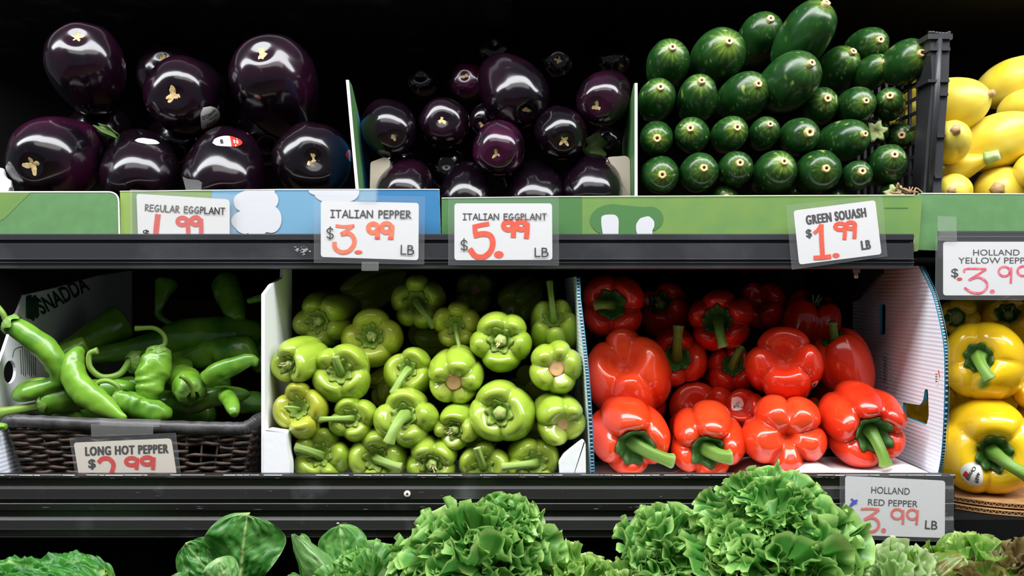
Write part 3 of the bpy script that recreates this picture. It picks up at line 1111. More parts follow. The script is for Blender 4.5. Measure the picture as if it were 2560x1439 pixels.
def view_axis(cx, cy, Y, dx, dy):
    """Axis towards the viewer, leaning by (dx right, dy down) as sines."""
    c = P(cx, cy, Y)
    f = nrm(c - np.array([0, -D, ZC]))
    r = nrm(np.cross(f, [0, 0, 1.]))
    u = np.cross(r, f)
    s = math.hypot(dx, dy)
    if s > .97:
        dx, dy = dx * .97 / s, dy * .97 / s
    return c, -f * math.sqrt(max(0, 1 - dx * dx - dy * dy)) + r * dx - u * dy


def body_mesh(mb, f, c, M, m, colfn, nphi=46, nth=72, ph=(0, PI)):
    phi, th = np.meshgrid(np.linspace(ph[0], ph[1], nphi), np.linspace(0, 2 * PI, nth, endpoint=False), indexing='ij')
    V = f(phi, th)
    mb.add(V.reshape(-1, 3) @ M.T + c, grid_faces(nphi, nth, True), m, colfn(phi, th, V).reshape(-1, 3))


def sticker(parent, f, c, M, phi, th, a, b, rot, base, band=None, marks=(), text=()):
    """A small oval sticker wrapped on the skin: phi/th where, a/b half sizes (angles)."""
    def on(u, v, g):
        x, y = u * math.cos(rot) - v * math.sin(rot), u * math.sin(rot) + v * math.cos(rot)
        return f(np.array([phi + y]), np.array([th + x / max(.3, math.sin(phi))]), g)[0] @ M.T + c
    mb = MB()

    def patch(ins, g, m):
        n = 10
        V, F = [], []
        for i in range(n + 1):
            for j in range(n + 1):
                V.append(on(*ins(i / n, j / n), g))
        for i in range(n):
            for j in range(n):
                F.append([i * (n + 1) + j, (i + 1) * (n + 1) + j, (i + 1) * (n + 1) + j + 1, i * (n + 1) + j + 1])
        mb.add(V, F, m)

    def oval(v0, v1, k=1.):
        def ins(s, t):
            v = (v0 + (v1 - v0) * t)
            w = math.sqrt(max(0, 1 - v * v)) * k
            return (2 * s - 1) * w * a, v * b
        return ins
    patch(oval(-1, 1), .008, base)
    if band:
        patch(oval(band[0], band[1], .99), .011, band[2])
    for (u0, u1, v0, v1, m) in marks:
        patch(lambda s, t: ((u0 + (u1 - u0) * s) * a, (v0 + (v1 - v0) * t) * b), .014, m)
    for (s, u0, v0, u1, v1, h, m) in text:
        type_text(mb, s, u0, v0, u1, v1, h, 0, m, .02, fn=lambda x, y: on(x * a, y * b, .016))
    return mb.build('sticker', parent)


# ---------------------------------------------------------------- eggplants
DARKP = np.array([.0030, .0016, .0033])


def eggplant(spec, name, cat, label, group, nth=72):
    cx, cy, r, tx, ty, Y, hr, o = spec
    Y += back(name)
    s = sc_at(Y)
    R = r * s * 1.14
    kk = 1.15 * r
    c, a = view_axis(cx, cy, Y, (tx - cx) / kk, (ty - cy) / kk)
    H = 2 * R * hr
    seed = o.get('seed', int(cx * 7 + cy))
    c = c - a * max(0, H / 2 - .9 * R)
    f, _ = make_body(R, H, n=o.get('n', 5), la=.05, lh=.0, dt=o.get('dt', .10), dw=.22, db=0, tap=o.get('tap', .62), tp=1.4, p=.82, q=.92, nz=.035, seed=seed, cre=.8)
    M = axes(c, a)
    pur = o.get('pur', .25)

    def colfn(phi, th, V):
        n1 = fbm(V / R * 1.3 + seed, seed, 3)
        n2 = vnoise(V / R * 26, seed + 3)
        t = np.clip(pur * (.5 + .9 * n1), 0, 1)
        col = mixc(DARKP, [.036, .0035, .020], t)
        col = mixc(col, [.07, .045, .03], np.clip((n2 - .82) * 3, 0, .8))
        return col
    t = thing(name, label, cat, c, group)
    mb = MB()
    body_mesh(mb, f, c, M, 'eggplant_skin', colfn, 44, nth)
    mb.build('body', t)
    ss = o.get('scar', 16)
    if ss:
        rng = random.Random(seed)
        nn = 40
        ph0 = ss * s / R * .62
        th = np.linspace(0, 2 * PI, nn, endpoint=False)
        k, r0 = o.get('star', 4), rng.uniform(0, 6)
        rim = ph0 * (.42 + .62 * np.abs(np.cos(k * th / 2 + r0)) ** 2.2 * (1 + .5 * np.cos(th + r0))) * (1 + .30 * vnoise(np.stack([th * 4, th * 0 + seed, th * 0], -1), 3))
        pts = [f(np.array([1e-4]), np.array([0.]), .005)]
        F = []
        for q, fr in enumerate((.5, 1.)):
            pts.append(f(rim * fr, th, .005 if fr < 1 else .001))
        V = np.concatenate(pts)
        F = [[0, 1 + j, 1 + (j + 1) % nn] for j in range(nn)] + [[1 + j, 1 + nn + j, 1 + nn + (j + 1) % nn, 1 + (j + 1) % nn] for j in range(nn)]
        mb = MB()
        mb.add(V @ M.T + c, F, 'scar_tan')
        mb.build('blossom_scar', t)
    return t, f, c, M


E1 = [  # big eggplants: centre, radius, blossom scar, depth, length share, options, label
    ((213, 158, 96, 190, 84, .20, 1.22, dict(scar=17, star=5, tap=.66, pur=.3)), 'tall glossy eggplant standing at the far end of the upper row, star scar on top'),
    ((460, 238, 97, 432, 240, .20, 1.35, dict(scar=20, star=3, pur=.25)), 'glossy eggplant in the middle of the upper row with torn tan scar facing front'),
    ((684, 203, 107, 652, 124, .19, 1.25, dict(scar=20, star=2, pur=.4)), 'large purple eggplant of the upper row nearest the green side wall'),
    ((132, 400, 108, 78, 416, .135, 1.45, dict(scar=24, star=4, pur=.6)), 'purplish eggplant at the end of the bottom row with cross-shaped scar'),
    ((350, 442, 96, 345, 490, .135, 1.4, dict(scar=0, pur=.12)), 'black eggplant with a white sticker on top, second in the bottom row'),
    ((562, 446, 104, 556, 500, .135, 1.4, dict(scar=0, pur=.15)), 'black eggplant with a red and white sticker on top in the bottom row'),
    ((782, 404, 100, 785, 400, .135, 1.35, dict(scar=15, star=3, dt=.16, pur=.1)), 'black eggplant with ringed dimple and small star scar beside the green side wall'),
    ((428, 190, 84, 402, 147, .34, 1.3, dict(scar=14, star=2, pur=.2)), 'shaded eggplant behind the middle one of the upper row, tan scar just showing'),
    ((245, 345, 84, 240, 380, .30, 1.2, dict(scar=0, pur=.05)), 'dark eggplant in the gap under the tall one at the far end'),
    ((440, 365, 78, 440, 390, .29, 1.2, dict(scar=0, pur=.05)), 'dark eggplant in the gap under the middle one of the upper row'),
    ((668, 335, 80, 668, 370, .30, 1.2, dict(scar=0, pur=.05)), 'dark eggplant in the gap under the large purple one'),
]
EG = []
for sp, lab in E1:
    EG.append(eggplant(sp, 'eggplant', 'eggplant', lab, 'regular eggplants'))


def world_sticker(idx, px, py, a, b, rot, base, band, marks, text=()):
    """Find the skin point under the pixel and put a sticker there."""
    t, f, c, M = EG[idx]
    phi, th = np.meshgrid(np.linspace(.05, 3.0, 120), np.linspace(0, 2 * PI, 180), indexing='ij')
    W = f(phi, th).reshape(-1, 3) @ M.T + c
    dep = D + W[:, 1]
    px_ = 1280 + W[:, 0] / K * D / dep
    py_ = 719.5 - (W[:, 2] - ZC) / K * D / dep
    d = np.hypot(px_ - px, py_ - py) + (W[:, 1] - W[:, 1].min()) * 60
    i = int(np.argmin(d))
    sticker(t, f, c, M, phi.ravel()[i], th.ravel()[i], a, b, rot, base, band, marks, text)


bars = tuple((-.5 + .14 * k, -.43 + .14 * k, .05, .38, 'ink_black') for k in range(7))
world_sticker(1, 530, 300, .27, .52, .5, 'sticker_white', (.42, 1, 'sticker_red'), bars, (("D'Ottavio", -.72, -.38, .72, -.38, .24, 'ink_black'), ('Farms', -.2, -.12, .62, -.12, .18, 'print_deep')))
world_sticker(5, 568, 352, .16, .34, 1.35, 'sticker_white', (.2, 1, 'sticker_red'), ((-.5, .3, -.5, -.3, 'ink_black'), (-.3, .3, .4, .5, 'sticker_white'), (-.3, .3, .6, .7, 'sticker_white')))
world_sticker(4, 368, 354, .10, .30, 1.45, 'sticker_white', None, ())
world_sticker(6, 876, 390, .14, .30, .1, 'sticker_red', (-.5, 0, 'sticker_white'), ())

# a scrap of clear tape and a dry leaf among them
mb = MB()
plate_px(mb, [(456, 441), (470, 447), (496, 450), (505, 456), (502, 480), (466, 480)], .071, .0004, 'clear_tape')
mb.build('tape_scrap', label='loose clear tape scrap sticking up behind the price card', cat='tape', loc=P(480, 475, .071))

E2 = [
    ((975, 325, 69, 988, 350, .13, 1.4, dict(scar=9, star=2, pur=.1)), 'black small eggplant touching the blue side wall, pinhole brown scar'),
    ((1110, 308, 65, 1103, 299, .15, 1.4, dict(scar=11, star=3, pur=.3)), 'small eggplant with split tan scar behind and beside the one at the blue wall'),
    ((1290, 238, 82, 1326, 283, .15, 1.35, dict(scar=12, star=2, pur=.15)), 'largest small eggplant, high in the middle of the pile with its scar low down'),
    ((1507, 250, 67, 1488, 270, .13, 1.4, dict(scar=14, star=3, pur=.5)), 'purplish small eggplant high against the white divider'),
    ((1402, 335, 66, 1412, 353, .12, 1.4, dict(scar=14, star=4, pur=.1)), 'black small eggplant with pale square scar over the beige corner block'),
    ((1246, 372, 67, 1240, 388, .10, 1.4, dict(scar=11, star=3, pur=1.25)), 'plum coloured small eggplant in the centre front of the pile'),
    ((1012, 484, 74, 1000, 520, .118, 1.4, dict(scar=0, pur=.2)), 'small eggplant peeping over the sky blue end of the box front'),
    ((1165, 497, 70, 1160, 540, .118, 1.4, dict(scar=0, pur=.05)), 'wrinkled black small eggplant just behind the Italian eggplant card, nearer the blue end'),
    ((1338, 498, 74, 1335, 545, .118, 1.4, dict(scar=0, pur=.05)), 'black small eggplant just behind the Italian eggplant card, nearer the beige block'),
    ((1480, 480, 76, 1478, 520, .118, 1.4, dict(scar=0, pur=.08)), 'wrinkled black small eggplant in the bottom row in front of the beige corner block'),
    ((1168, 205, 48, 1160, 188, .345, 1.4, dict(scar=8, star=2, pur=1.2)), 'reddish small eggplant in the shadow at the back of the pile'),
    ((1392, 155, 46, 1398, 150, .345, 1.4, dict(scar=10, star=4, pur=.1)), 'small eggplant high at the back with round tan scar facing front'),
    ((1238, 128, 50, 1236, 108, .40, 1.4, dict(scar=6, star=2, pur=.1)), 'topmost small eggplant in the dark at the back, below a pale twig scar'),
    ((1528, 146, 48, 1560, 168, .38, 1.4, dict(scar=7, star=2, pur=.1)), 'small eggplant in the dark above the purplish one at the divider'),
    ((1060, 205, 50, 1050, 190, .42, 1.4, dict(scar=0, pur=.05)), 'nearly black small eggplant deep in the shadow above the blue side wall'),
    ((1000, 420, 50, 990, 410, .20, 1.4, dict(scar=0, pur=.05)), 'nearly hidden small eggplant low in the gap by the blue wall'),
    ((1120, 420, 52, 1115, 410, .19, 1.4, dict(scar=0, pur=.05)), 'dark small eggplant half hidden behind the plum coloured one'),
    ((1300, 440, 46, 1300, 440, .19, 1.4, dict(scar=0, pur=.05)), 'dark small eggplant in the gap under the plum coloured one, towards the divider'),
    ((1515, 362, 46, 1520, 352, .24, 1.4, dict(scar=0, pur=.05)), 'dark small eggplant behind the gap above the beige corner block'),
    ((1215, 300, 42, 1200, 312, .25, 1.4, dict(scar=9, star=2, pur=.2)), 'small eggplant wedged behind the plum one, brown scar just showing'),
]
for sp, lab in E2:
    eggplant(sp, 'italian_eggplant', 'eggplant', lab, 'small Italian eggplants', 56)


# ---------------------------------------------------------------- zucchini
def zucchini(spec, label, group='zucchini stacked ends forward'):
    cx, cy, r, tx, ty, Y, o = spec
    Y += back('zucchini')
    s = sc_at(Y)
    R = r * s * 1.05
    kk = 1.3 * r
    c, a = view_axis(cx, cy, Y, (tx - cx) / kk, (ty - cy) / kk)
    seed = int(cx * 3 + cy * 5)
    rng = random.Random(seed)
    H = o.get('H', 3.1) * R
    c = c - a * (H / 2 - 1.0 * R)
    f, _ = make_body(R, H, n=8, la=.02, lh=.0, dt=-.02, dw=.25, tap=.95, p=.70, q=.98, nz=.025, seed=seed, cre=.9, bend=(rng.uniform(-.1, .1), rng.uniform(-.1, .1)))
    M = axes(c, a)
    lite = o.get('lite', .3 + .5 * rng.random())
    ns, r0 = rng.randint(9, 14), rng.random() * 6

    def colfn(phi, th, V):
        n1 = fbm(V / R * 2.2 + seed, seed, 3)
        base = mixc([.006, .034, .007], [.014, .064, .011], np.clip(.4 + .5 * n1 + .3 * lite, 0, 1))
        streak = np.clip(np.cos(ns * th + r0 + 1.2 * vnoise(np.stack([th * 2, phi, phi * 0], -1), seed)), 0, 1) ** 3
        nearstem = np.exp(-(phi / (.30 + .12 * streak)) ** 2) * (.5 + .5 * streak)
        col = mixc(base, [.26, .38, .045], np.clip(nearstem * lite * 1.15, 0, 1))
        sp = vnoise(V / R * 15, seed + 9)
        bl = vnoise(V / R * 3.6, seed + 4)
        col = mixc(col, [.16, .26, .07], np.clip((sp - .62) * 3, 0, .55))
        col = mixc(col, [.34, .42, .12], np.clip((bl - .80) * 9, 0, .8))
        return col
    t = thing('zucchini', label, 'zucchini', c, group)
    mb = MB()
    body_mesh(mb, f, c, M, 'zucchini_skin', colfn, 46, 56)
    mb.build('body', t)
    tip = f(np.array([.0]), np.array([0.]))[0] @ M.T + c
    rs = o.get('stem', 10.5) * s * .86
    mb = MB()
    n = 22
    star = o.get('star', 0)
    L0, L1 = -.003, .0035 + rng.uniform(0, .002)
    th = np.linspace(0, 2 * PI, n, endpoint=False)
    rings = [(L0, 1.35), (L1 * .5, 1.02), (L1, .98), (L1 + .0004, .85), (L1 + .0002, .5), (L1 - .0008, .32), (L1 - .0022, .22), (L1 - .0024, .01)]
    cols = [srgb(120, 150, 70), srgb(196, 176, 110), srgb(214, 184, 128), srgb(228, 202, 156), srgb(222, 186, 130), srgb(150, 98, 50), srgb(96, 62, 34), srgb(80, 52, 30)]
    if star:
        rings = [(-.006, 1.3), (-.001, 1.25), (.002, 1.2), (.0025, .9), (.002, .5), (.001, .3), (0, .01)]
        cols = [srgb(70, 110, 50), srgb(130, 160, 90), srgb(176, 190, 120), srgb(190, 200, 140), srgb(170, 180, 110), srgb(140, 150, 90), srgb(130, 140, 80)]
    V, C = [], []
    for (h, k), co in zip(rings, cols):
        wob = 1 + (.05 if not star else .28) * np.cos((5 if not star else 6) * th + r0) * min(1, k)
        for x, w in zip(th, wob):
            V.append(tip + M @ np.array([rs * k * w * math.cos(x), rs * k * w * math.sin(x), h]))
            C.append(co)
    mb.add(V, grid_faces(len(rings), n, True), 'stem_green', np.array(C))
    mb.build('stem_end', t, label='pale green star-shaped stem end' if star else None)


def ordi(k):
    return ['first', 'second', 'third', 'fourth', 'fifth', 'sixth', 'seventh', 'eighth'][k]


ZR = {
    'lowest full row': [(1652, 437, 47, 1656, 437, .085, {}), (1750, 428, 48, 1761, 419, .085, {}), (1841, 418, 43, 1851, 406, .085, {}), (1941, 427, 52, 1962, 402, .09, dict(lite=.9)),
                        (2050, 427, 55, 2067, 421, .085, dict(lite=.25)), (2145, 436, 36, 2156, 428, .075, dict(lite=.3)), (2222, 405, 46, 2237, 386, .095, {})],
    'second row up': [(1641, 345, 42, 1643, 346, .095, dict(lite=.9)), (1729, 334, 43, 1726, 320, .095, dict(lite=.95)), (1829, 331, 43, 1844, 318, .10, dict(lite=.9)), (1914, 327, 36, 1926, 310, .10, dict(stem=9)),
                      (2003, 338, 46, 2025, 331, .10, dict(stem=13, lite=.2)), (2122, 346, 50, 2162, 336, .11, dict(stem=9, lite=.2)), (2190, 330, 30, 2190, 328, .155, dict(star=1, stem=22)), (2250, 340, 35, 2254, 338, .16, {})],
    'third row up': [(1645, 240, 46, 1652, 216, .115, {}), (1746, 235, 49, 1755, 200, .12, dict(lite=.8)), (1868, 235, 58, 1898, 209, .12, dict(lite=.4)), (1986, 193, 65, 2031, 158, .115, dict(lite=.2, H=3.0)),
                     (2052, 262, 45, 2070, 246, .125, dict(stem=11)), (2146, 261, 45, 2166, 252, .13, dict(stem=9)), (2224, 254, 37, 2225, 239, .135, {})],
    'upper rows': [(1672, 150, 53, 1682, 117, .16, dict(lite=.7)), (1800, 132, 64, 1824, 103, .165, dict(lite=.9, H=3.0)), (1905, 85, 54, 1928, 46, .19, dict(lite=.15)), (2028, 66, 62, 2068, 6, .17, dict(lite=.4, stem=12, H=3.2)),
                   (2100, 166, 50, 2133, 130, .17, dict(stem=10)), (2188, 174, 40, 2214, 155, .155, dict(stem=9)), (2176, 112, 45, 2201, 101, .20, dict(stem=10)), (2276, 150, 54, 2305, 134, .14, dict(lite=.6))],
}
ZL = {'upper rows': ['round-shouldered zucchini at the start of the upper rows, right above the white divider', 'fat zucchini with yellow-green streaks round its stem in the upper rows', 'very dark zucchini second from the very top of the pile', 'tallest zucchini of all, pointing up out of the pile',
                     'dark zucchini just above the biggest leaning one, towards the crate', 'small zucchini under the two nearest the crate top', 'zucchini at the back of the upper rows near the crate', 'zucchini leaning against the top of the crate post'],
      'second row up': [None] * 6 + ['zucchini showing only a star-shaped pale green stem end', 'small zucchini in the shade beside the crate lattice, end of the second row']}
for row, items in ZR.items():
    for k, it in enumerate(items):
        lab = ZL.get(row, [None] * 9)[k]
        if lab is None:
            lab = 'dark green zucchini, %s from the white divider in the %s' % (ordi(k), row)
        zucchini(it, lab)
for k, (x, y, rr, st) in enumerate([(1812, 497, 36, 0), (1902, 500, 34, 0), (1995, 499, 46, 0), (2092, 499, 30, 0), (2232, 488, 32, 1)]):
    zucchini((x, y, rr, x + 4, y - 4, .106, dict(star=st, stem=20 if st else 9, lite=.7)), 'zucchini barely peeping over the green box front, %s' % ('its star stem end near the crate' if st else '%s from the white divider' % ordi(k)), 'zucchini behind the box front')


# ---------------------------------------------------------------- yellow squash
def squash(spec, label):
    cx, cy, r, tx, ty, Y, o = spec
    Y += back('yellow_squash')
    s = sc_at(Y)
    R = r * s
    kk = o.get('kk', 1.5) * r
    c, a = view_axis(cx, cy, Y, (tx - cx) / kk, (ty - cy) / kk)
    seed = int(cx + cy * 3)
    H = o.get('H', 3.4) * R
    c = c - a * (H / 2 - o.get('pin', 1.4) * R)
    f, _ = make_body(R, H, n=7, la=.03, lh=0, dt=-.05, dw=.3, tap=1.0, p=.95, q=.95, nz=.02, seed=seed, cre=.9)
    neck = o.get('neck', .0)
    g = f

    def f2(phi, th, grow=0.):
        V = g(phi, th, grow)
        z = V[..., 2] / (H / 2)
        k = 1 - neck * smooth(-.1, .8, z)
        return np.stack([V[..., 0] * k, V[..., 1] * k, V[..., 2]], -1)
    M = axes(c, a)

    def colfn(phi, th, V):
        n1 = fbm(V / R * 1.5, seed, 3)
        col = mixc([.80, .57, .030], [.82, .68, .11], np.clip(.5 + .6 * n1, 0, 1))
        return mixc(col, [.62, .60, .14], np.clip(np.exp(-(phi / .35) ** 2) * .6, 0, 1))
    t = thing('yellow_squash', label, 'squash', c, 'yellow squash')
    mb = MB()
    body_mesh(mb, f2, c, M, 'squash_skin', colfn, 46, 56)
    mb.build('body', t)
    sr = o.get('stem', 14) * s
    tip = f2(np.array([0.]), np.array([0.]))[0] @ M.T + c
    L = o.get('sl', .006)
    g1, g2 = (srgb(150, 182, 110), srgb(176, 196, 140)) if o.get('green') else (srgb(190, 160, 92), srgb(176, 140, 96))
    C = np.array([tip - a * .006, tip - a * .001, tip + a * L * .6, tip + a * L])
    V, F, u, _ = tube(C, np.array([1.35, 1.1, .95, .9]) * sr, 16, (5, .1, 0))
    mb = MB()
    mb.add(V, F, 'stem_green', mixc(g1, g2, u))
    mb.build('stem_end', t, label='pale green stem end' if o.get('green') else None)


SQ = [
    ((2428, 250, 76, 2514, 228, .16, dict(H=3.4, kk=1.25, pin=.6, stem=10)), 'large pale yellow squash on top of the pile with its stem pointing sideways'),
    ((2378, 352, 50, 2388, 325, .12, dict(H=3.2, stem=11)), 'round yellow squash against the crate post, half hidden by it'),
    ((2452, 402, 42, 2512, 384, .10, dict(H=4.2, kk=1.3, neck=.35, pin=.5, stem=14, sl=.012, green=1)), 'small yellow squash with a pale green stem end'),
    ((2500, 350, 68, 2580, 320, .16, dict(H=3.2, kk=1.3, stem=10)), 'big yellow squash behind the small green-stemmed one, running out of the frame'),
    ((2385, 478, 45, 2380, 475, .12, dict(H=3.2, stem=9)), 'yellow squash low by the crate post foot, over the green flap'),
    ((2508, 490, 76, 2492, 468, .15, dict(H=3.0, kk=1.8, stem=15)), 'broad yellow squash in the bottom row with round tan stem end'),
    ((2555, 200, 62, 2620, 180, .27, dict(H=3.4, kk=1.3, stem=10)), 'yellow squash in the shadow at the back of the pile'),
    ((2585, 430, 50, 2590, 420, .13, dict(H=3.2, stem=10)), 'yellow squash cut off by the frame beside the broad bottom one'),
    ((2560, 268, 46, 2600, 250, .22, dict(H=3.2, stem=10)), 'yellow squash wedged between the pale top one and the big one'),
]
for sp, lab in SQ:
    squash(sp, lab)


# ---------------------------------------------------------------- bell and Italian peppers
SKIN = {
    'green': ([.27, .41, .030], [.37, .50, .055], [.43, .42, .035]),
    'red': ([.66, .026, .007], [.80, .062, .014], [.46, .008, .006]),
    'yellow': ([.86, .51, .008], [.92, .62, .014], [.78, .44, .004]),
}


def pepper(spec, name, label, group, kind):
    cx, cy, r, bx, by, Y, o = spec
    Y += back(name)
    s = sc_at(Y)
    R = r * s * (1.26 if kind == 'green' else 1.12)
    kk = o.get('kk', .95) * r
    c0, a = view_axis(cx, cy, Y, (bx - cx) / kk, (by - cy) / kk)
    seed = o.get('seed', int(cx * 3 + cy * 11))
    rng = random.Random(seed)
    H = o.get('H', 2.0) * R
    c = c0 - a * max(0, H / 2 - o.get('pin', .62) * R)
    n = o.get('n', rng.choice([3, 4, 4]))
    f, lobe = make_body(R, H, n=n, la=o.get('la', .22), lh=o.get('lh', .30), dt=o.get('dt', .42), dw=o.get('dw', .36), db=o.get('db', .2), dwb=.34, tap=o.get('tap', .9), tp=o.get('tp', 1.5),
                        p=o.get('p', .70), q=o.get('q', .80), nz=o.get('nz', .05), seed=seed, rot=o.get('rot', rng.random() * 6), cre=o.get('cre', .55), bend=o.get('bend', (0, 0)), lamp=o.get('lamp', .3))
    M = axes(c, a)
    k1, k2, k3 = SKIN[kind]
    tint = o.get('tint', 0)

    def colfn(phi, th, V):
        n1 = fbm(V / R * .9 + seed, seed, 3)
        col = mixc(k1, k2, np.clip(.5 + .7 * n1, 0, 1))
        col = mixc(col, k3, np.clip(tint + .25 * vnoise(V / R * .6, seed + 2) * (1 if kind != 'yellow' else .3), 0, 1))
        if kind == 'green':
            col = mixc(col, [.36, .40, .08], np.clip(np.exp(-((phi - .15) / .25) ** 2) * .5, 0, 1))
        if 'spot' in o:
            sx, sy, sr_ = o['spot']
            W = V @ M.T + c
            dep = D + W[..., 1]
            # a green unripe patch where the skin has one
            d2 = ((W[..., 0] - P(sx, sy, Y)[0]) / (sr_ * s)) ** 2 + ((W[..., 2] - P(sx, sy, Y)[2]) / (sr_ * 1.5 * s)) ** 2
            col = mixc(col, [.16, .30, .02], np.clip(1.3 - d2, 0, 1) * (W[..., 1] < c0[1]))
        return col
    t = thing(name, label, 'pepper', c, group)
    mb = MB()
    body_mesh(mb, f, c, M, 'pepper_skin', colfn, 56, 84)
    mb.build('body', t)
    st = o.get('st', 'stub')
    if st == 'none':
        return t, f, c, M
    # calyx: a ragged green star lying in the hollow
    nn = 60
    th = np.linspace(0, 2 * PI, nn, endpoint=False)
    pc = o.get('cal', .40)
    npnt = rng.choice([6, 7, 8])
    r0 = rng.random() * 6
    base = f(np.array([1e-3]), np.array([0.]))[0]
    gd = o.get('gdark', 0)
    if st == 'scar':
        mb = MB()
        V, C = [], []
        for fr, h, co in ((1.25, -.02, srgb(150, 140, 60)), (1.12, .10, srgb(168, 128, 66)), (1.0, .16, srgb(120, 84, 44)), (.86, .15, srgb(206, 156, 104)), (.5, .13, srgb(214, 172, 120)), (.01, .12, srgb(200, 160, 110))):
            w = 1 + .06 * vnoise(np.stack([np.cos(th) * 2, np.sin(th) * 2, th * 0 + seed], -1), 2)
            for x, k in zip(th, w):
                V.append(M @ (base + np.array([.24 * R * fr * k * math.cos(x), .24 * R * fr * k * math.sin(x), h * .5 * R])) + c)
                C.append(co)
        mb.add(V, grid_faces(6, nn, True), 'stem_green', np.array(C))
        mb.build('stem_scar', t, label='round tan stem scar')
        return t, f, c, M
    rim = pc * ((.80 if kind == 'green' else .92) + (.30 if kind == 'green' else .16) * np.abs(np.cos(npnt * th / 2 + r0)) ** 2.2 + .10 * vnoise(np.stack([th * 3, th * 0 + seed, th * 0], -1), 1))
    V, C = [], []
    cg1, cg2 = np.array([.15, .26, .022]), np.array([.30, .41, .07])
    if kind != 'green':
        cg1, cg2 = np.array([.025, .085, .012]), np.array([.06, .17, .022])
    for fr, g, q in ((.02, .02, 1), (.35, .03, .8), (.7, .035, .5), (1., .035 + .0, .2), (1.03, .0, 0)):
        ph = np.maximum(rim * fr, 1e-3)
        W = f(ph, th, 0)
        lift = R * g * 1.0 + (R * .05 * np.abs(np.cos(npnt * th / 2 + r0)) ** 2 * fr if fr > .6 else 0)
        W = W + np.array([0, 0, 1.]) * np.broadcast_to(lift, th.shape)[:, None]
        V.append(W @ M.T + c)
        C.append(mixc(cg1, cg2, np.clip(q + .25 * np.cos(npnt * 2 * th), 0, 1)))
    mb = MB()
    mb.add(np.concatenate(V), grid_faces(5, nn, True), 'stem_green', np.concatenate(C))
    mb.build('calyx', t)
    # stem
    b0 = M @ base + c
    sr = o.get('sr', 9.5) * s
    lg = [.16, .30, .035]
    dk = [.055, .15, .02]
    if kind == 'green':
        lg, dk = [.30, .44, .09], [.13, .25, .03]
    if st == 'stub':
        L = o.get('sl', .34) * R
        C = np.array([b0 - a * .002, b0 + a * L * .4, b0 + a * L * .8, b0 + a * L])
        V, F, u, an = tube(C, np.array([1.7, 1.5, 1.35, 1.1]) * sr, 20, (5, .08, r0))
        cc = mixc(dk, lg, np.clip(u * 1.2, 0, 1))
        cc[-1] = srgb(190, 180, 120)
        mb = MB()
        mb.add(V, F, 'stem_green', cc)
        for k in range(o.get('fray', 4)):
            q = np.array([rng.uniform(-1, 1) * .9, rng.uniform(-1, 1) * .9, 0]) * sr
            e = M @ (q * (1.3 + .8 * rng.random()) + np.array([0, 0, rng.uniform(.10, .28) * R * o.get('fl', 1)])) + b0 + a * L
            V, F, u, an = tube([b0 + a * L * .7 + M @ (q * .8), e], [.28 * sr, .12 * sr], 6)
            mb.add(V, F, 'stem_green', mixc(srgb(160, 170, 90), srgb(206, 194, 150), u))
        mb.build('stem', t)
    else:
        ex, ey = o['tip']
        dd = o.get('td', .45)
        e = P(ex, ey, b0[1] - dd * R)
        m1 = b0 + a * R * o.get('rise', .45)
        m2 = m1 * .35 + e * .65 + a * R * o.get('arch', .12)
        q = np.linspace(0, 1, 22)[:, None]
        C = b0 * (1 - q) ** 3 + 3 * m1 * q * (1 - q) ** 2 + 3 * m2 * q * q * (1 - q) + e * q ** 3
        C = np.concatenate([[b0 - a * .003], C])
        qq = np.concatenate([[0], q[:, 0]])
        rad = sr * (1.0 + .9 * np.exp(-qq / .16) + .22 * smooth(.80, 1, qq))
        V, F, u, an = tube(C, rad, 20, (5, .07, r0))
        cc = mixc(dk, lg, np.clip(.25 + u * .9 + .25 * np.cos(5 * an), 0, 1))
        cc = mixc(cc, [.36, .40, .16], smooth(.93, 1, u) * .8)
        cc[-1] = srgb(200, 186, 140)
        mb = MB()
        mb.add(V, F, 'stem_green', cc)
        mb.build('stem', t)
    return t, f, c, M


G = 'light green Italian peppers'
cub = dict(H=2.7, tap=.55, tp=1.6, n=4, la=.27, lh=.40, dt=.52, dw=.42, cal=.22)


def cu(**k):
    d = dict(cub)
    d.update(k)
    return d


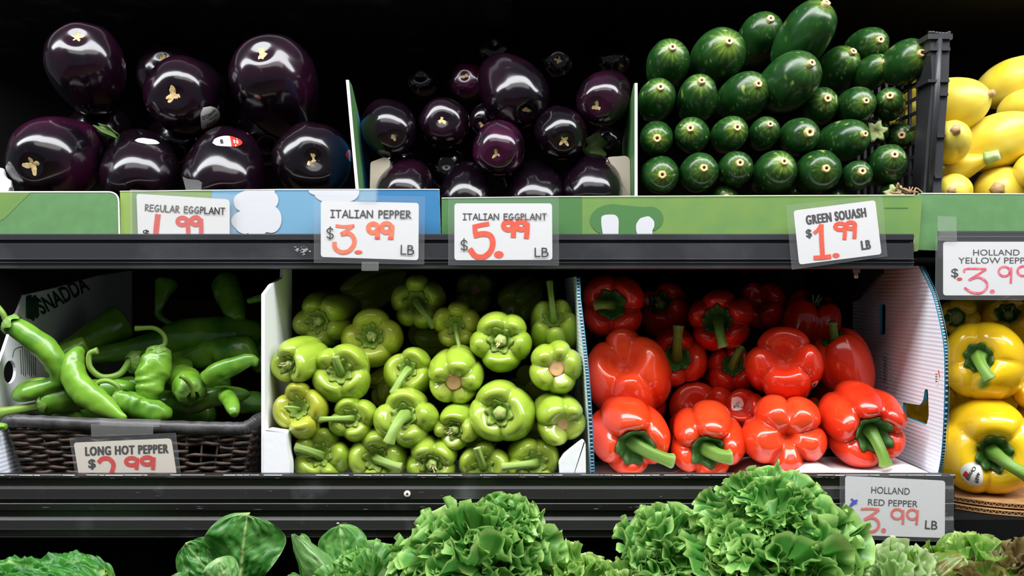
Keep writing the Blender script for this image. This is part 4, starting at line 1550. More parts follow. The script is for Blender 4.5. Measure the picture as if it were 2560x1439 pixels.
GP = [
    ((805, 800, 68, 783, 806, 0.13, cu(n=5, st='stub', sr=8, H=3.2, tint=.15)), 'pepper lying long with its stub facing front, highest by the foam side wall'),
    ((932, 843, 70, 924, 838, 0.1, cu(n=4, st='stub', sr=9, tint=.55)), 'yellowish green pepper with tan stub between the foam wall top pepper and the centre'),
    ((1043, 755, 65, 1036, 752, 0.17, cu(n=5, tip=(1086, 816), st='long', sr=8, tint=.1)), 'shaded pepper at the very top whose long stem droops to one side'),
    ((1140, 812, 56, 1133, 815, 0.14, cu(n=5, tip=(1154, 886), st='long', sr=5, tint=.5, td=.9)), 'small yellowish pepper with a thin dried stem hanging down'),
    ((1253, 852, 71, 1248, 850, 0.085, cu(n=5, st='stub', sr=11, la=.18)), 'large round pepper with star calyx and thick stub in the upper middle'),
    ((1384, 808, 60, 1382, 782, 0.12, cu(n=5, tip=(1374, 704), st='long', sr=7, rise=.5, td=.1, tint=.1)), 'pepper with its long stem standing straight up beside the fluted sheet'),
    ((733, 906, 55, 706, 918, 0.05, cu(n=3, st='stub', sr=8, fray=6)), 'pale pepper with cut white stub, touching the foam side wall'),
    ((854, 932, 69, 846, 924, 0.065, cu(n=4, la=.14, st='long', tip=(838, 892), sr=9, td=.5, rise=.3)), 'round pale pepper with frayed upright stem second from the foam wall'),
    ((1022, 928, 59, 1014, 920, 0.085, cu(n=3, st='long', tip=(982, 984), sr=8.5, td=.8, rise=.55)), 'pepper with stem bent down towards the foam wall, right in the centre'),
    ((1137, 944, 65, 1132, 962, 0.07, cu(n=5, st='scar', dt=.24, la=.16)), 'bright pepper with round tan scar in the middle of the pile'),
    ((1390, 920, 62, 1392, 922, 0.06, cu(n=5, st='scar', dt=.28, la=.2, H=2.8)), 'five-lobed pepper with round orange scar beside the fluted sheet'),
    ((748, 1022, 64, 735, 1012, 0.045, cu(n=4, dt=.7, dw=.5, st='long', tip=(712, 1018), sr=3.5, td=.55, tint=.65, rise=.4)), 'yellowish pepper with deep hollow and dried brown stem by the foam wall'),
    ((882, 1046, 56, 874, 1044, 0.06, cu(n=4, st='long', tip=(798, 1048), sr=6.5, td=.5, rise=.5)), 'small pepper whose straight stem points sideways at the foam wall'),
    ((1016, 1042, 72, 1004, 1036, 0.055, cu(n=4, st='long', tip=(972, 1106), sr=12, td=.9, rise=.8)), 'pepper with thick hooked stem curling down in front'),
    ((1142, 1069, 54, 1126, 1082, 0.055, cu(n=4, st='stub', sr=8, fray=5)), 'smallest pepper with stub near the bottom middle'),
    ((1253, 1030, 75, 1244, 1034, 0.05, cu(n=3, la=.16, dt=.5, dw=.42, st='stub', sr=12, fray=0)), 'biggest pepper with wide hollow and flat cut stub'),
    ((1402, 1052, 60, 1414, 1066, 0.045, cu(n=4, st='scar', dt=.34, la=.18, H=2.8)), 'pepper with tan scar low beside the fluted sheet, over the foam corner'),
    ((802, 1140, 68, 796, 1132, 0.055, cu(n=5, st='long', tip=(740, 1116), sr=9, td=.6, rise=.5)), 'bottom row pepper next to the foam corner with frayed sideways stem'),
    ((942, 1145, 71, 936, 1150, 0.055, cu(n=4, dt=.6, dw=.42, st='long', tip=(1003, 1168), sr=10, td=.7, rise=.3)), 'bottom row pepper with pale-tipped stem pointing away from the foam wall'),
    ((1080, 1155, 62, 1076, 1170, 0.055, cu(n=4, st='stub', sr=10, fray=6)), 'bottom row pepper with frayed round stub in the middle'),
    ((1208, 1165, 62, 1206, 1166, 0.055, cu(n=4, dt=.6, dw=.5, st='long', tip=(1192, 1118), sr=8, td=.7, rise=.4)), 'bottom row pepper with short stem pointing up inside its hollow'),
    ((1332, 1157, 68, 1345, 1158, 0.055, cu(n=4, dt=.5, dw=.42, st='long', tip=(1254, 1166), sr=9, td=.7, rise=.4)), 'bottom row pepper with long pale stem lying sideways before the foam corner'),
    ((1060, 848, 42, 1020, 850, .24, cu(n=3, st='none', tint=.5)), 'pepper glimpsed lying sideways under the drooping stem at the top'),
    ((958, 968, 44, 920, 990, .20, cu(n=3, st='none', tint=.5)), 'pepper glimpsed in the gap left of the centre one with the bent stem'),
    ((1325, 960, 50, 1300, 930, .22, cu(n=3, st='none', tint=.2)), 'pepper glimpsed behind the orange-scarred one and the biggest one'),
    ((1187, 728, 48, 1190, 720, .34, cu(n=4, st='scar', dt=.3, tint=.3)), 'pepper in deep shadow at the back with a reddish scar'),
    ((1290, 760, 48, 1270, 780, .27, cu(n=4, st='none', tint=.2)), 'shaded pepper behind the large round one with star calyx'),
    ((900, 740, 50, 860, 760, .33, cu(n=4, st='none', tint=.2)), 'pepper in the dark behind the long one at the foam wall'),
    ((1200, 1095, 40, 1200, 1090, .20, cu(n=4, st='none', tint=.3)), 'pepper hidden in the dark gap low between smallest and biggest peppers'),
    ((1330, 1050, 42, 1330, 1040, .20, cu(n=4, st='none', tint=.3)), 'pepper hidden behind the biggest one towards the fluted sheet'),
]
for sp, lab in GP:
    pepper(sp, 'italian_pepper', 'light green ' + lab if 'green' not in lab else lab, G, 'green')

RG = 'red bell peppers'
bell = dict(H=1.95, n=4, tap=.82, la=.25, lh=.40, dt=.48, dw=.38, db=.3, cre=.48, cal=.27)


def be(**k):
    d = dict(bell)
    d.update(k)
    return d


RP = [
    ((1580, 1102, 98, 1598, 1142, .10, be(st='long', tip=(1682, 1152), sr=15, n=4, td=.5, rise=.35, cal=.30, pin=.4)), 'front row bell pepper next to the thin fluted sheet, thick stem pointing sideways'),
    ((1768, 1118, 93, 1772, 1148, .10, be(st='long', tip=(1826, 1142), sr=16, td=.7, rise=.5, cal=.28, n=5, pin=.4)), 'bell pepper with cut pale stem end, second in the front row'),
    ((1962, 1083, 104, 1975, 1092, .10, be(st='none', n=5, la=.34, lh=.50, dt=.30, dw=.16, cre=.42, H=1.8, rot=.25, jit=.1)), 'bell pepper showing its five-lobed bottom in the front row'),
    ((2163, 1065, 100, 2196, 1096, .10, be(st='long', tip=(2214, 1160), sr=13, td=.55, rise=.45, cal=.27, n=5, la=.26)), 'bell pepper with stem hanging down beside the white fluted wall'),
    ((1567, 922, 103, 1550, 870, .14, be(st='none', n=4, la=.2, lh=.3, H=2.2, tap=.95, rot=2.6, kk=1.2)), 'big blocky bell pepper without visible stem above the first front one'),
    ((1692, 892, 76, 1690, 895, .18, be(st='long', tip=(1696, 814), sr=11, td=.7, rise=.5, n=3, tint=.3)), 'bell pepper with its stem curving straight up behind the blocky one'),
    ((1800, 802, 80, 1788, 798, .22, be(st='long', tip=(1808, 868), sr=11, td=.9, rise=.5, n=5, tint=.4)), 'bell pepper in the top middle with its stem hanging down'),
    ((1963, 908, 93, 1960, 870, .15, be(st='none', n=4, la=.26, lh=.34, H=2.1, kk=1.3, rot=.78, tint=.2)), 'bell pepper with deep centre crease and small oval sticker'),
    ((2098, 880, 68, 2070, 815, .19, be(st='long', tip=(2082, 806), sr=10, td=.2, n=3, la=.1, H=2.3, kk=1.0, tint=.4, rise=.2)), 'smooth upright bell pepper with calyx on top near the white wall'),
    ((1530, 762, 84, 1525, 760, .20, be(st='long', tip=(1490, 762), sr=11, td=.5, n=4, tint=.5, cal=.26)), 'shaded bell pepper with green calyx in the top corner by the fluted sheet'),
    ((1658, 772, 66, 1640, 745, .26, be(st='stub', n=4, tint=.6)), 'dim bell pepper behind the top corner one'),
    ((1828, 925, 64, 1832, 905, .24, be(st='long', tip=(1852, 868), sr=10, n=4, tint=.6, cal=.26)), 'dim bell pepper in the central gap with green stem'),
    ((1757, 1045, 92, 1740, 1000, .20, be(st='none', n=4, tint=.15, H=2.0)), 'bell pepper standing right behind the one with the cut stem'),
    ((1862, 1022, 50, 1850, 1010, .19, be(st='none', n=3, tint=.3, la=.12)), 'small bell pepper with white sticker between second and third front ones'),
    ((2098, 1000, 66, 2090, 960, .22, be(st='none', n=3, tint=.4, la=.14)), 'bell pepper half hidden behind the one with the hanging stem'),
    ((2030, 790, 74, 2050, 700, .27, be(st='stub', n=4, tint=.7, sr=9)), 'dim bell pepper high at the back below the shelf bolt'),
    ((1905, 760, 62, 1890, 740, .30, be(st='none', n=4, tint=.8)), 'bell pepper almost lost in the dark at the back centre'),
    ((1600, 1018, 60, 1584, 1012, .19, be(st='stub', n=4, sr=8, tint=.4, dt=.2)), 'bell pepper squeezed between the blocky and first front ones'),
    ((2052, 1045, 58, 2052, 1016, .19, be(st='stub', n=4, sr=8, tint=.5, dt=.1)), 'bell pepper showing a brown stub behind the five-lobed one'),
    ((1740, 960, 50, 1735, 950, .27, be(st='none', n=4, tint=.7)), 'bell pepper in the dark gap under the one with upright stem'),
]
RO = []
for sp, lab in RP:
    RO.append(pepper(sp, 'bell_pepper', 'red ' + lab, RG, 'red'))


def stick_on(obj, px, py, a, b, rot, base, band, marks, text=()):
    EG.append(obj)
    world_sticker(len(EG) - 1, px, py, a, b, rot, base, band, marks, text)


stick_on(RO[7], 2036, 962, .11, .20, .3, 'sticker_white', (.4, 1, 'sticker_blue'), ((-.2, .3, -.4, .2, 'ink_black'),))
stick_on(RO[13], 1850, 1014, .34, .34, .2, 'sticker_white', None, tuple((-.5 + .2 * k, -.42 + .2 * k, -.3, .3, 'ink_black') for k in range(6)))
stick_on(RO[12], 1778, 1040, .25, .10, .1, 'sticker_white', (.2, 1, 'sticker_blue'), ())

YGp = 'yellow bell peppers'
YP = [
    ((2456, 901, 98, 2442, 890, .115, be(st='long', tip=(2474, 948), sr=13, td=1.0, rise=.8, cal=.19, n=4, la=.10, lh=.18, dt=.34, dw=.30, spot=(2428, 952, 12))), 'upper yellow bell pepper with bent stem and a small green patch'),
    ((2474, 1122, 118, 2492, 1142, .10, be(st='long', tip=(2575, 1192), sr=14, td=.8, rise=.6, cal=.19, n=3, la=.13, lh=.22, dt=.45, dw=.30)), 'lower yellow bell pepper with an oval fruit sticker on the cardboard tray'),
    ((2600, 955, 72, 2600, 950, .12, be(st='none', n=4)), 'yellow bell pepper cut off by the frame beside the upper one'),
    ((2612, 1060, 74, 2612, 1060, .20, be(st='none', n=4)), 'yellow bell pepper cut off by the frame, behind the lower one'),
    ((2520, 800, 62, 2520, 770, .24, be(st='stub', n=4, sr=9)), 'shaded yellow bell pepper behind the upper one, under the yellow pepper card'),
    ((2395, 790, 50, 2385, 795, .24, be(st='stub', n=4, sr=14, cal=.3)), 'shaded yellow bell pepper with green stub beside the top of the fluted wall'),
    ((2400, 1025, 66, 2400, 1000, .22, be(st='none', n=4)), 'yellow bell pepper in the shade between the upper and the lower one'),
    ((2465, 740, 55, 2460, 730, .30, be(st='none', n=4)), 'yellow bell pepper in the dark right below its price card'),
    ((2292, 1028, 48, 2300, 1010, .24, be(st='none', n=4)), 'yellow bell pepper seen through the cut-out handle of the white fluted wall'),
    ((2545, 1010, 60, 2545, 1000, .24, be(st='none', n=4)), 'yellow bell pepper glimpsed in the gap beside the upper one at the frame edge'),
]
YO = []
for sp, lab in YP:
    YO.append(pepper(sp, 'bell_pepper', lab, YGp, 'yellow'))
mk = ((-.62, -.34, .05, .55, 'sticker_red'),)
tx = (('Ornate', -.28, -.66, -.32, .60, .36, 'ink_black'), ('4689', .34, -.46, .32, .40, .32, 'ink_black'))
stick_on(YO[1], 2430, 1187, .17, .25, -.3, 'sticker_white', None, mk, tx)


# ---------------------------------------------------------------- long hot peppers
def chili(pts, label, stem=None, tint=0, wr=.06, seed=1, sr=4.5, calyx=True, nseg=26):
    """pts: (px, py, Y, radius px) from the stem end to the tip; stem: (px, py, Y) list leaving the stem end."""
    dy = back('long_hot_pepper')
    pts = [(a, b, Y + dy, r) for a, b, Y, r in pts]
    stem = [(a, b, Y + dy) for a, b, Y in stem] if stem else None
    q = np.array([[*P(a, b, Y), r * sc_at(Y)] for a, b, Y, r in pts])
    n = 80
    C = catmull(q, n)
    u = np.linspace(0, 1, n)
    R = np.maximum(C[:, 3], .0008)
    R = R * np.sqrt(np.clip(1 - (1 - np.clip(u / .05, 0, 1)) ** 2 * .75, 0, 1)) * np.sqrt(np.clip(1 - (1 - np.clip((1 - u) / .04, 0, 1)) ** 2, .02, 1))
    V, F, uu, aa = tube(C[:, :3], R, nseg)
    cc = np.concatenate([np.repeat(C[:, :3], nseg, axis=0), C[:1, :3], C[-1:, :3]])
    Rm = R.max()
    w = 1 + wr * (fbm(V / Rm * 1.1, seed, 3) + .45 * np.sin(uu * 26 + 2.5 * np.sin(aa + seed) + 5 * vnoise(V / Rm * .9, seed + 2)) * (wr > .09)) + .05 * np.cos(3 * aa + 2 * uu + seed)
    V = cc + (V - cc) * w[:, None]
    n1 = fbm(V / Rm * .8, seed + 5, 3)
    col = mixc([.040, .16, .010], [.17, .36, .030], np.clip(.45 + .6 * n1 + tint, 0, 1))
    c = q[len(q) // 2, :3]
    t = thing('long_hot_pepper', label, 'pepper', c, 'long hot peppers in the basket')
    mb = MB()
    mb.add(V, F, 'chili_skin', col)
    mb.build('body', t)
    if stem:
        s0 = q[0, :3]
        d = nrm(q[0, :3] - C[4, :3])
        S = catmull([s0 - d * .003, s0 + d * .004] + [P(*p) for p in stem], 40)
        us = np.linspace(0, 1, 40)
        rs = sr * sc_at(pts[0][2]) * (1 + 1.2 * np.exp(-us / .12) + .25 * smooth(.9, 1, us))
        V, F, u2, a2 = tube(S, rs, 14, (5, .07, 0))
        mb = MB()
        cs = mixc([.12, .25, .03], [.24, .38, .06], np.clip(u2 + .3 * np.cos(5 * a2), 0, 1))
        cs[-1] = srgb(150, 120, 80)
        mb.add(V, F, 'stem_green', cs)
        mb.build('stem', t)
        if calyx:
            mb = MB()
            n2, th = 36, np.linspace(0, 2 * PI, 36, endpoint=False)
            M = axes(s0, d)
            V = []
            rr = R[6] * 1.04
            for h, k in ((.006, .42), (.0025, .8), (-.0005, .96), (-.005, 1.03)):
                w = 1 + .05 * np.cos(6 * th)
                hh = h - .003 * np.cos(6 * th) * (h < 0)
                V.append(np.stack([rr * k * w * np.cos(th), rr * k * w * np.sin(th), hh + 0 * th], -1) @ M.T + s0)
            mb.add(np.concatenate(V), grid_faces(4, n2, True), 'stem_green', mixc([.10, .24, .03], [.20, .34, .06], .5 + .5 * np.cos(12 * np.tile(th, 4))))
            mb.build('calyx', t)
    return t


chili([(22, 806, .045, 22), (70, 840, .05, 28), (112, 872, .055, 30), (140, 912, .06, 26), (146, 950, .065, 22), (118, 966, .065, 21), (75, 980, .065, 23), (48, 985, .075, 18), (70, 962, .09, 14), (120, 948, .105, 8)],
      'S-curved long hot pepper hanging over the printed box end', [(6, 782, .042), (-12, 760, .042)], .2, .05, 11, 7)
chili([(316, 1044, .040, 6), (296, 1036, .043, 13), (262, 1012, .05, 27), (222, 985, .055, 33), (190, 950, .06, 33), (181, 915, .065, 30), (190, 888, .07, 22), (204, 866, .075, 9)],
      'pale curved long hot pepper standing up in front with its tip over the rim', None, .45, .08, 12)
chili([(105, 1012, .07, 28), (135, 1000, .075, 35), (170, 990, .085, 36), (225, 980, .10, 34), (300, 975, .11, 28), (340, 972, .12, 16)],
      'long hot pepper lying flat with its wrinkled stem pointing out over the basket end', [(88, 1016, .068), (55, 1022, .066), (0, 1031, .064)], .1, .08, 13, 11)
chili([(210, 985, .10, 30), (270, 978, .105, 30), (330, 968, .11, 28), (380, 968, .12, 20)],
      'dark shiny long hot pepper behind the pale curved one', None, 0, .05, 14)
chili([(292, 1000, .055, 26), (318, 1006, .055, 30), (355, 1022, .06, 28), (400, 1030, .065, 24), (430, 1034, .075, 10)],
      'wrinkled long hot pepper at the rim with a hooked stem arching up', [(296, 968, .05), (270, 952, .048), (246, 956, .048), (240, 972, .05)], .05, .11, 15, 6)
chili([(398, 876, .085, 26), (392, 905, .08, 38), (380, 940, .075, 38), (368, 975, .07, 33), (352, 1005, .07, 22)],
      'crinkled upright long hot pepper with long brown stem curling over', [(412, 860, .09), (410, 838, .09), (385, 820, .088), (338, 821, .088)], .35, .12, 16, 5.5)
chili([(330, 905, .13, 28), (370, 905, .15, 30), (420, 915, .17, 28), (480, 920, .19, 20)],
      'long hot pepper with a curled hook stem behind the upright one', [(298, 935, .10), (255, 942, .09), (225, 918, .085), (224, 885, .085), (244, 876, .085)], -.15, .08, 17, 7)
chili([(645, 908, .10, 10), (625, 900, .10, 16), (590, 912, .10, 22), (545, 930, .105, 26), (515, 950, .11, 24)],
      'slim long hot pepper near the foam box with its tip curled up', None, .05, .06, 18)
chili([(480, 985, .07, 34), (470, 965, .085, 38), (455, 945, .11, 34), (430, 935, .14, 24)],
      'pale long hot pepper seen end on with its cut stem pointing up', [(478, 965, .06), (462, 945, .05), (450, 938, .048)], .4, .10, 19, 6)
chili([(625, 985, .10, 8), (590, 985, .095, 20), (530, 990, .09, 26), (470, 1005, .09, 30), (410, 1005, .10, 30), (370, 1000, .11, 24)],
      'long hot pepper lying flat along the rim towards the foam box', None, .0, .05, 20)
chili([(586, 1038, .055, 9), (584, 1022, .065, 17), (575, 1000, .09, 20), (560, 985, .13, 18)],
      'small bright tip of a long hot pepper poking at the rim near the foam box', None, .3, .03, 21)
chili([(560, 1010, .12, 26), (610, 1005, .13, 28), (660, 1010, .14, 26), (690, 1015, .15, 12)], 'dark long hot pepper low in the shade beside the foam box', None, -.2, .07, 22)
chili([(660, 830, .19, 20), (610, 830, .18, 36), (540, 838, .17, 44), (460, 842, .17, 42), (390, 860, .17, 32), (300, 880, .17, 26), (210, 890, .17, 18)],
      'very long dark hot pepper lying across the back of the basket', None, -.1, .09, 23)
chili([(640, 860, .15, 30), (600, 880, .15, 40), (540, 880, .16, 34), (440, 905, .18, 30), (380, 910, .2, 18)], 'dark hot pepper under the very long one', None, -.15, .10, 24)
chili([(620, 810, .21, 28), (640, 850, .19, 40), (655, 890, .18, 38), (662, 930, .18, 24)], 'dark curled hot pepper against the foam box wall', None, -.15, .10, 25)
chili([(310, 800, .27, 46), (260, 830, .25, 44), (205, 855, .23, 32), (150, 880, .22, 20)], 'yellowish hot pepper in the shade before the printed box wall', None, .35, .06, 26)
chili([(220, 860, .17, 24), (170, 880, .16, 26), (140, 905, .15, 22), (120, 930, .15, 12)], 'olive yellow hot pepper below the printed box wall', None, .3, .05, 27)
chili([(420, 700, .30, 30), (400, 760, .28, 12), (400, 790, .28, 9), (440, 815, .28, 6)], 'hot pepper deep in the dark with a thin looping stem', None, -.1, .04, 28)
chili([(560, 700, .28, 34), (575, 740, .26, 34), (590, 780, .24, 26), (600, 800, .23, 14)], 'olive hot pepper hanging deep in the dark at the back', None, .2, .08, 29)
chili([(690, 735, .16, 8), (650, 745, .17, 9), (620, 752, .18, 7)], 'thin green stem tip reaching towards the foam wall top', None, .0, .02, 30)
chili([(200, 1040, .07, 16), (160, 1042, .075, 20), (120, 1046, .085, 16)], 'yellowish hot pepper just visible under the front ones', None, .5, .04, 31)
chili([(360, 940, .17, 34), (440, 960, .16, 36), (520, 965, .16, 34), (580, 960, .17, 24)], 'dark hot pepper filling the middle of the basket', None, -.2, .08, 32)
chili([(150, 1030, .15, 34), (240, 1030, .15, 36), (340, 1030, .15, 36), (440, 1035, .15, 34), (540, 1040, .15, 30)], 'dark hot pepper at the bottom of the heap', None, -.2, .06, 33)
chili([(16, 1066, .018, 7), (2, 1066, .02, 10), (-20, 1070, .02, 12)], 'cut stem end of a hot pepper peeking in outside the basket', None, .3, .03, 34)
# ================================================================ price cards
def sleeve_px(t, pts, Y, name='sleeve', m='clear_sleeve'):
    mb = MB()
    n = len(pts)
    plate_px(mb, pts, Y, .0003, m)
    for i in range(n):   # welded, slightly brighter border
        a, b = np.array(pts[i], float), np.array(pts[(i + 1) % n], float)
        V, F, _, _ = tube([P(*a, Y), P(*b, Y)], .00035, 5)
        mb.add(V, F, m)
    mb.build(name, t)


CARD = {}


def card_thing(label, Y, pts, cream=False, r=8, name='price_card'):
    cx, cy = np.mean([p[0] for p in pts]), np.mean([p[1] for p in pts])
    t = thing(name, label, 'price card', P(cx, cy, Y), 'price cards')
    mb = MB()
    plate_px(mb, round_poly(pts, r), Y, .0005, 'card_cream' if cream else 'card_white')
    t2 = mb.build('card', t)
    CARD[t.name] = t2
    return t


# REGULAR EGGPLANT (tucked behind the rail)
Y = YB - .0045
t = card_thing('REGULAR EGGPLANT price card tucked behind the shelf rail', Y, [(341, 484), (574, 498), (574, 591), (345, 591)], r=[8, 10, 0, 0])
mb = MB()
hand_text(mb, 'REGULAR EGGPLANT', 363, 527, 562, 536, 16, 2.7, Y - .0003, 'ink_black')
type_text(mb, '$', 357, 590, 373, 591, 17, Y - .0003, 'ink_black', .03)
mb.build('lettering', CARD[t.name])
mb = MB()
marker_px(mb, [(395, 535), (392, 560), (389, 591)], 14, Y - .0004, 'marker_red', 8)
nine_px(mb, 456, 553, 12, 9, (468, 545, 471, 590), 11, Y - .0004, 'marker_red')
nine_px(mb, 489, 552, 11, 9, (502, 546, 503, 590), 11, Y - .0006, 'marker_red')
mb.build('price_writing', CARD[t.name])
sleeve_px(t, [(326, 474), (590, 486), (590, 591), (326, 591)], Y - .0012, 'clear_tape', 'clear_tape')

# ITALIAN PEPPER
Y = UPY - .005
t = card_thing('ITALIAN PEPPER price card in a clear sleeve with pale orange figures', Y, [(802, 502), (1047, 507), (1046, 650), (802, 642)])
mb = MB()
hand_text(mb, 'ITALIAN PEPPER', 827, 543, 1027, 545, 18, 3.1, Y - .0003, 'ink_black')
hand_text(mb, 'LB', 1003, 635, 1034, 636, 22, 3.3, Y - .0003, 'ink_black')
marker_px(mb, [(833, 574), (825, 570), (818, 576), (822, 582), (832, 586), (832, 593), (824, 595), (817, 591)], 3, Y - .0003, 'ink_black')
strokes_px(mb, [[(826, 566), (825, 598)]], 2.6, Y - .0003, 'ink_black')
mb.build('lettering', CARD[t.name])
mb = MB()
y = Y - .0004
marker_px(mb, [(839, 564), (860, 566), (886, 564)], 8, y, 'marker_pale', 8)
marker_px(mb, [(884, 564), (866, 576), (852, 585)], 8, y - .00005, 'marker_pale', 8)
marker_px(mb, [(852, 585), (872, 583), (884, 594), (885, 610), (873, 626), (854, 630), (838, 620), (836, 604)], 11, y - .0001, 'marker_pale')
disc_px(mb, 896, 630, 10, 5, y, 'marker_orange')
nine_px(mb, 933, 570, 12, 11, (945, 562, 943, 597), 12, y, 'marker_pale')
nine_px(mb, 966, 569, 12, 11, (980, 562, 977, 598), 12, y - .00015, 'marker_pale')
marker_px(mb, [(937, 594), (950, 594)], 6, y - .0003, 'marker_orange', 3)
marker_px(mb, [(970, 595), (983, 595)], 6, y - .0003, 'marker_orange', 3)
mb.build('price_writing', CARD[t.name])
sleeve_px(t, [(786, 487), (1062, 491), (1060, 660), (785, 656)], Y - .0015)
sleeve_px(t, [(905, 655), (946, 655), (946, 676), (904, 676)], Y - .003, 'tape', 'clear_tape')
sleeve_px(t, [(898, 471), (944, 471), (944, 500), (898, 500)], Y - .003, 'tape', 'clear_tape')

# ITALIAN EGGPLANT
t = card_thing('ITALIAN EGGPLANT price card in a clear sleeve with bold orange figures', Y, [(1136, 508), (1380, 508), (1381, 649), (1136, 650)])
mb = MB()
hand_text(mb, 'ITALIAN EGGPLANT', 1158, 549, 1366, 549, 15, 2.6, Y - .0003, 'ink_black')
hand_text(mb, 'LB', 1338, 641, 1370, 641, 21, 3.3, Y - .0003, 'ink_black')
marker_px(mb, [(1168, 605), (1160, 600), (1153, 606), (1157, 612), (1167, 616), (1167, 622), (1160, 624), (1152, 621)], 3, Y - .0003, 'ink_black')
strokes_px(mb, [[(1160, 596), (1160, 626)]], 2.6, Y - .0003, 'ink_black')
mb.build('lettering', CARD[t.name])
mb = MB()
marker_px(mb, [(1223, 559), (1204, 562), (1186, 566)], 11, y, 'marker_orange', 8)
marker_px(mb, [(1187, 561), (1188, 578), (1191, 594)], 12, y - .00005, 'marker_orange', 8)
marker_px(mb, [(1188, 588), (1206, 584), (1225, 588), (1232, 606), (1226, 628), (1208, 642), (1188, 639), (1174, 621)], 14, y - .0001, 'marker_orange')
disc_px(mb, 1247, 636, 12, 9, y, 'marker_orange')
nine_px(mb, 1271, 564, 12, 10, (1284, 557, 1283, 594), 13, y, 'marker_orange')
nine_px(mb, 1303, 563, 12, 10, (1318, 556, 1316, 596), 13, y - .00015, 'marker_orange')
mb.build('price_writing', CARD[t.name])
sleeve_px(t, [(1121, 494), (1396, 492), (1397, 663), (1121, 662)], Y - .0015)

# GREEN SQUASH
t = card_thing('GREEN SQUASH price card hung askew in a clear sleeve', Y, [(1984, 526), (2188, 500), (2204, 635), (1998, 661)])
mb = MB()
type_text(mb, 'GREEN SOUASH', 2017, 561, 2166, 541, 23, Y - .0003, 'ink_black', .02, wide=1.05)
type_text(mb, '$', 2017, 593, 2030, 591, 20, Y - .0003, 'ink_black', .02, wide=.9)
type_text(mb, 'LB', 2155, 624, 2177, 621, 23, Y - .0003, 'ink_black', .02, wide=1.05)
mb.build('lettering', CARD[t.name])
mb = MB()
marker_px(mb, [(2054, 561), (2045, 574), (2035, 583)], 9, y - .0001, 'marker_orange', 8)
marker_px(mb, [(2053, 560), (2054, 600), (2057, 645)], 12, y, 'marker_orange', 8)
marker_px(mb, [(2034, 644), (2056, 643), (2078, 640)], 11, y - .0002, 'marker_orange', 8)
disc_px(mb, 2090, 638, 9, 6, y, 'marker_orange')
nine_px(mb, 2101, 566, 13, 8, (2113, 560, 2111, 599), 10, y, 'marker_orange')
nine_px(mb, 2127, 563, 11, 8, (2137, 557, 2136, 596), 10, y - .00015, 'marker_orange')
mb.build('price_writing', CARD[t.name])
sleeve_px(t, [(1966, 513), (2205, 488), (2218, 640), (1980, 673)], Y - .0015)

# HOLLAND YELLOW PEPPER
Y2 = UPY - .006
t = card_thing('HOLLAND YELLOW PEPPER price card with pink figures at the frame edge', Y2, [(2358, 604), (2610, 604), (2610, 738), (2358, 738)])
mb = MB()
type_text(mb, 'HOLLAND', 2433, 638, 2549, 638, 15, Y2 - .0003, 'ink_black')
type_text(mb, 'YELLOW PEPPER', 2396, 658, 2592, 658, 15, Y2 - .0003, 'ink_black')
type_text(mb, '$', 2378, 692, 2396, 692, 22, Y2 - .0003, 'ink_black', .01)
mb.build('lettering', CARD[t.name])
mb = MB()
y = Y2 - .0004
marker_px(mb, [(2411, 681), (2413, 672), (2440, 671), (2466, 672)], 5, y, 'marker_pink', 14)
marker_px(mb, [(2466, 672), (2444, 686), (2422, 699)], 5, y - .0001, 'marker_pink', 8)
marker_px(mb, [(2422, 699), (2446, 692), (2465, 703), (2467, 718), (2453, 731), (2430, 730), (2411, 718)], 5.5, y - .0002, 'marker_pink')
disc_px(mb, 2481, 728, 6, 5, y, 'marker_pink')
disc_px(mb, 2399, 697, 7, 4, y, 'marker_red')
nine_px(mb, 2511, 678, 14, 12, (2528, 668, 2527, 708), 5.5, y, 'marker_pink')
nine_px(mb, 2558, 677, 14, 12, (2575, 668, 2574, 708), 5.5, y, 'marker_pink')
mb.build('price_writing', CARD[t.name])
sleeve_px(t, [(2340, 590), (2630, 590), (2630, 750), (2338, 748)], Y2 - .0015)
sleeve_px(t, [(2345, 540), (2390, 542), (2392, 602), (2346, 600)], Y2 - .003, 'tape', 'clear_tape')

# LONG HOT PEPPER (in front of the basket, behind the rail)
Y = .020
t = card_thing('LONG HOT PEPPER price card hanging on the wicker basket', Y, [(184, 1106), (428, 1095), (443, 1195), (198, 1195)], cream=True, r=[8, 10, 0, 0])
mb = MB()
type_text(mb, 'LONG HOT PEPPER', 214, 1138, 421, 1131, 22, Y - .0003, 'ink_black', .02, wide=1.05)
type_text(mb, '$', 222, 1169, 239, 1168, 22, Y - .0003, 'ink_black', .02, wide=.9)
mb.build('lettering', CARD[t.name])
mb = MB()
y = Y - .0004
marker_px(mb, [(246, 1156), (256, 1146), (272, 1146), (283, 1158), (282, 1172), (274, 1194)], 11, y, 'marker_red')
nine_px(mb, 329, 1153, 14, 9, (343, 1144, 341, 1173), 10, y, 'marker_red')
nine_px(mb, 368, 1151, 14, 9, (384, 1142, 382, 1173), 10, y - .00015, 'marker_red')
mb.build('price_writing', CARD[t.name])
sleeve_px(t, [(174, 1094), (439, 1082), (453, 1195), (190, 1195)], Y - .0012)
sleeve_px(t, [(228, 1060), (383, 1054), (382, 1084), (229, 1090)], Y - .0016, 'tape', 'clear_tape')
sleeve_px(t, [(250, 1046), (401, 1048), (398, 1066), (250, 1062)], Y - .0026, 'tape', 'clear_tape')

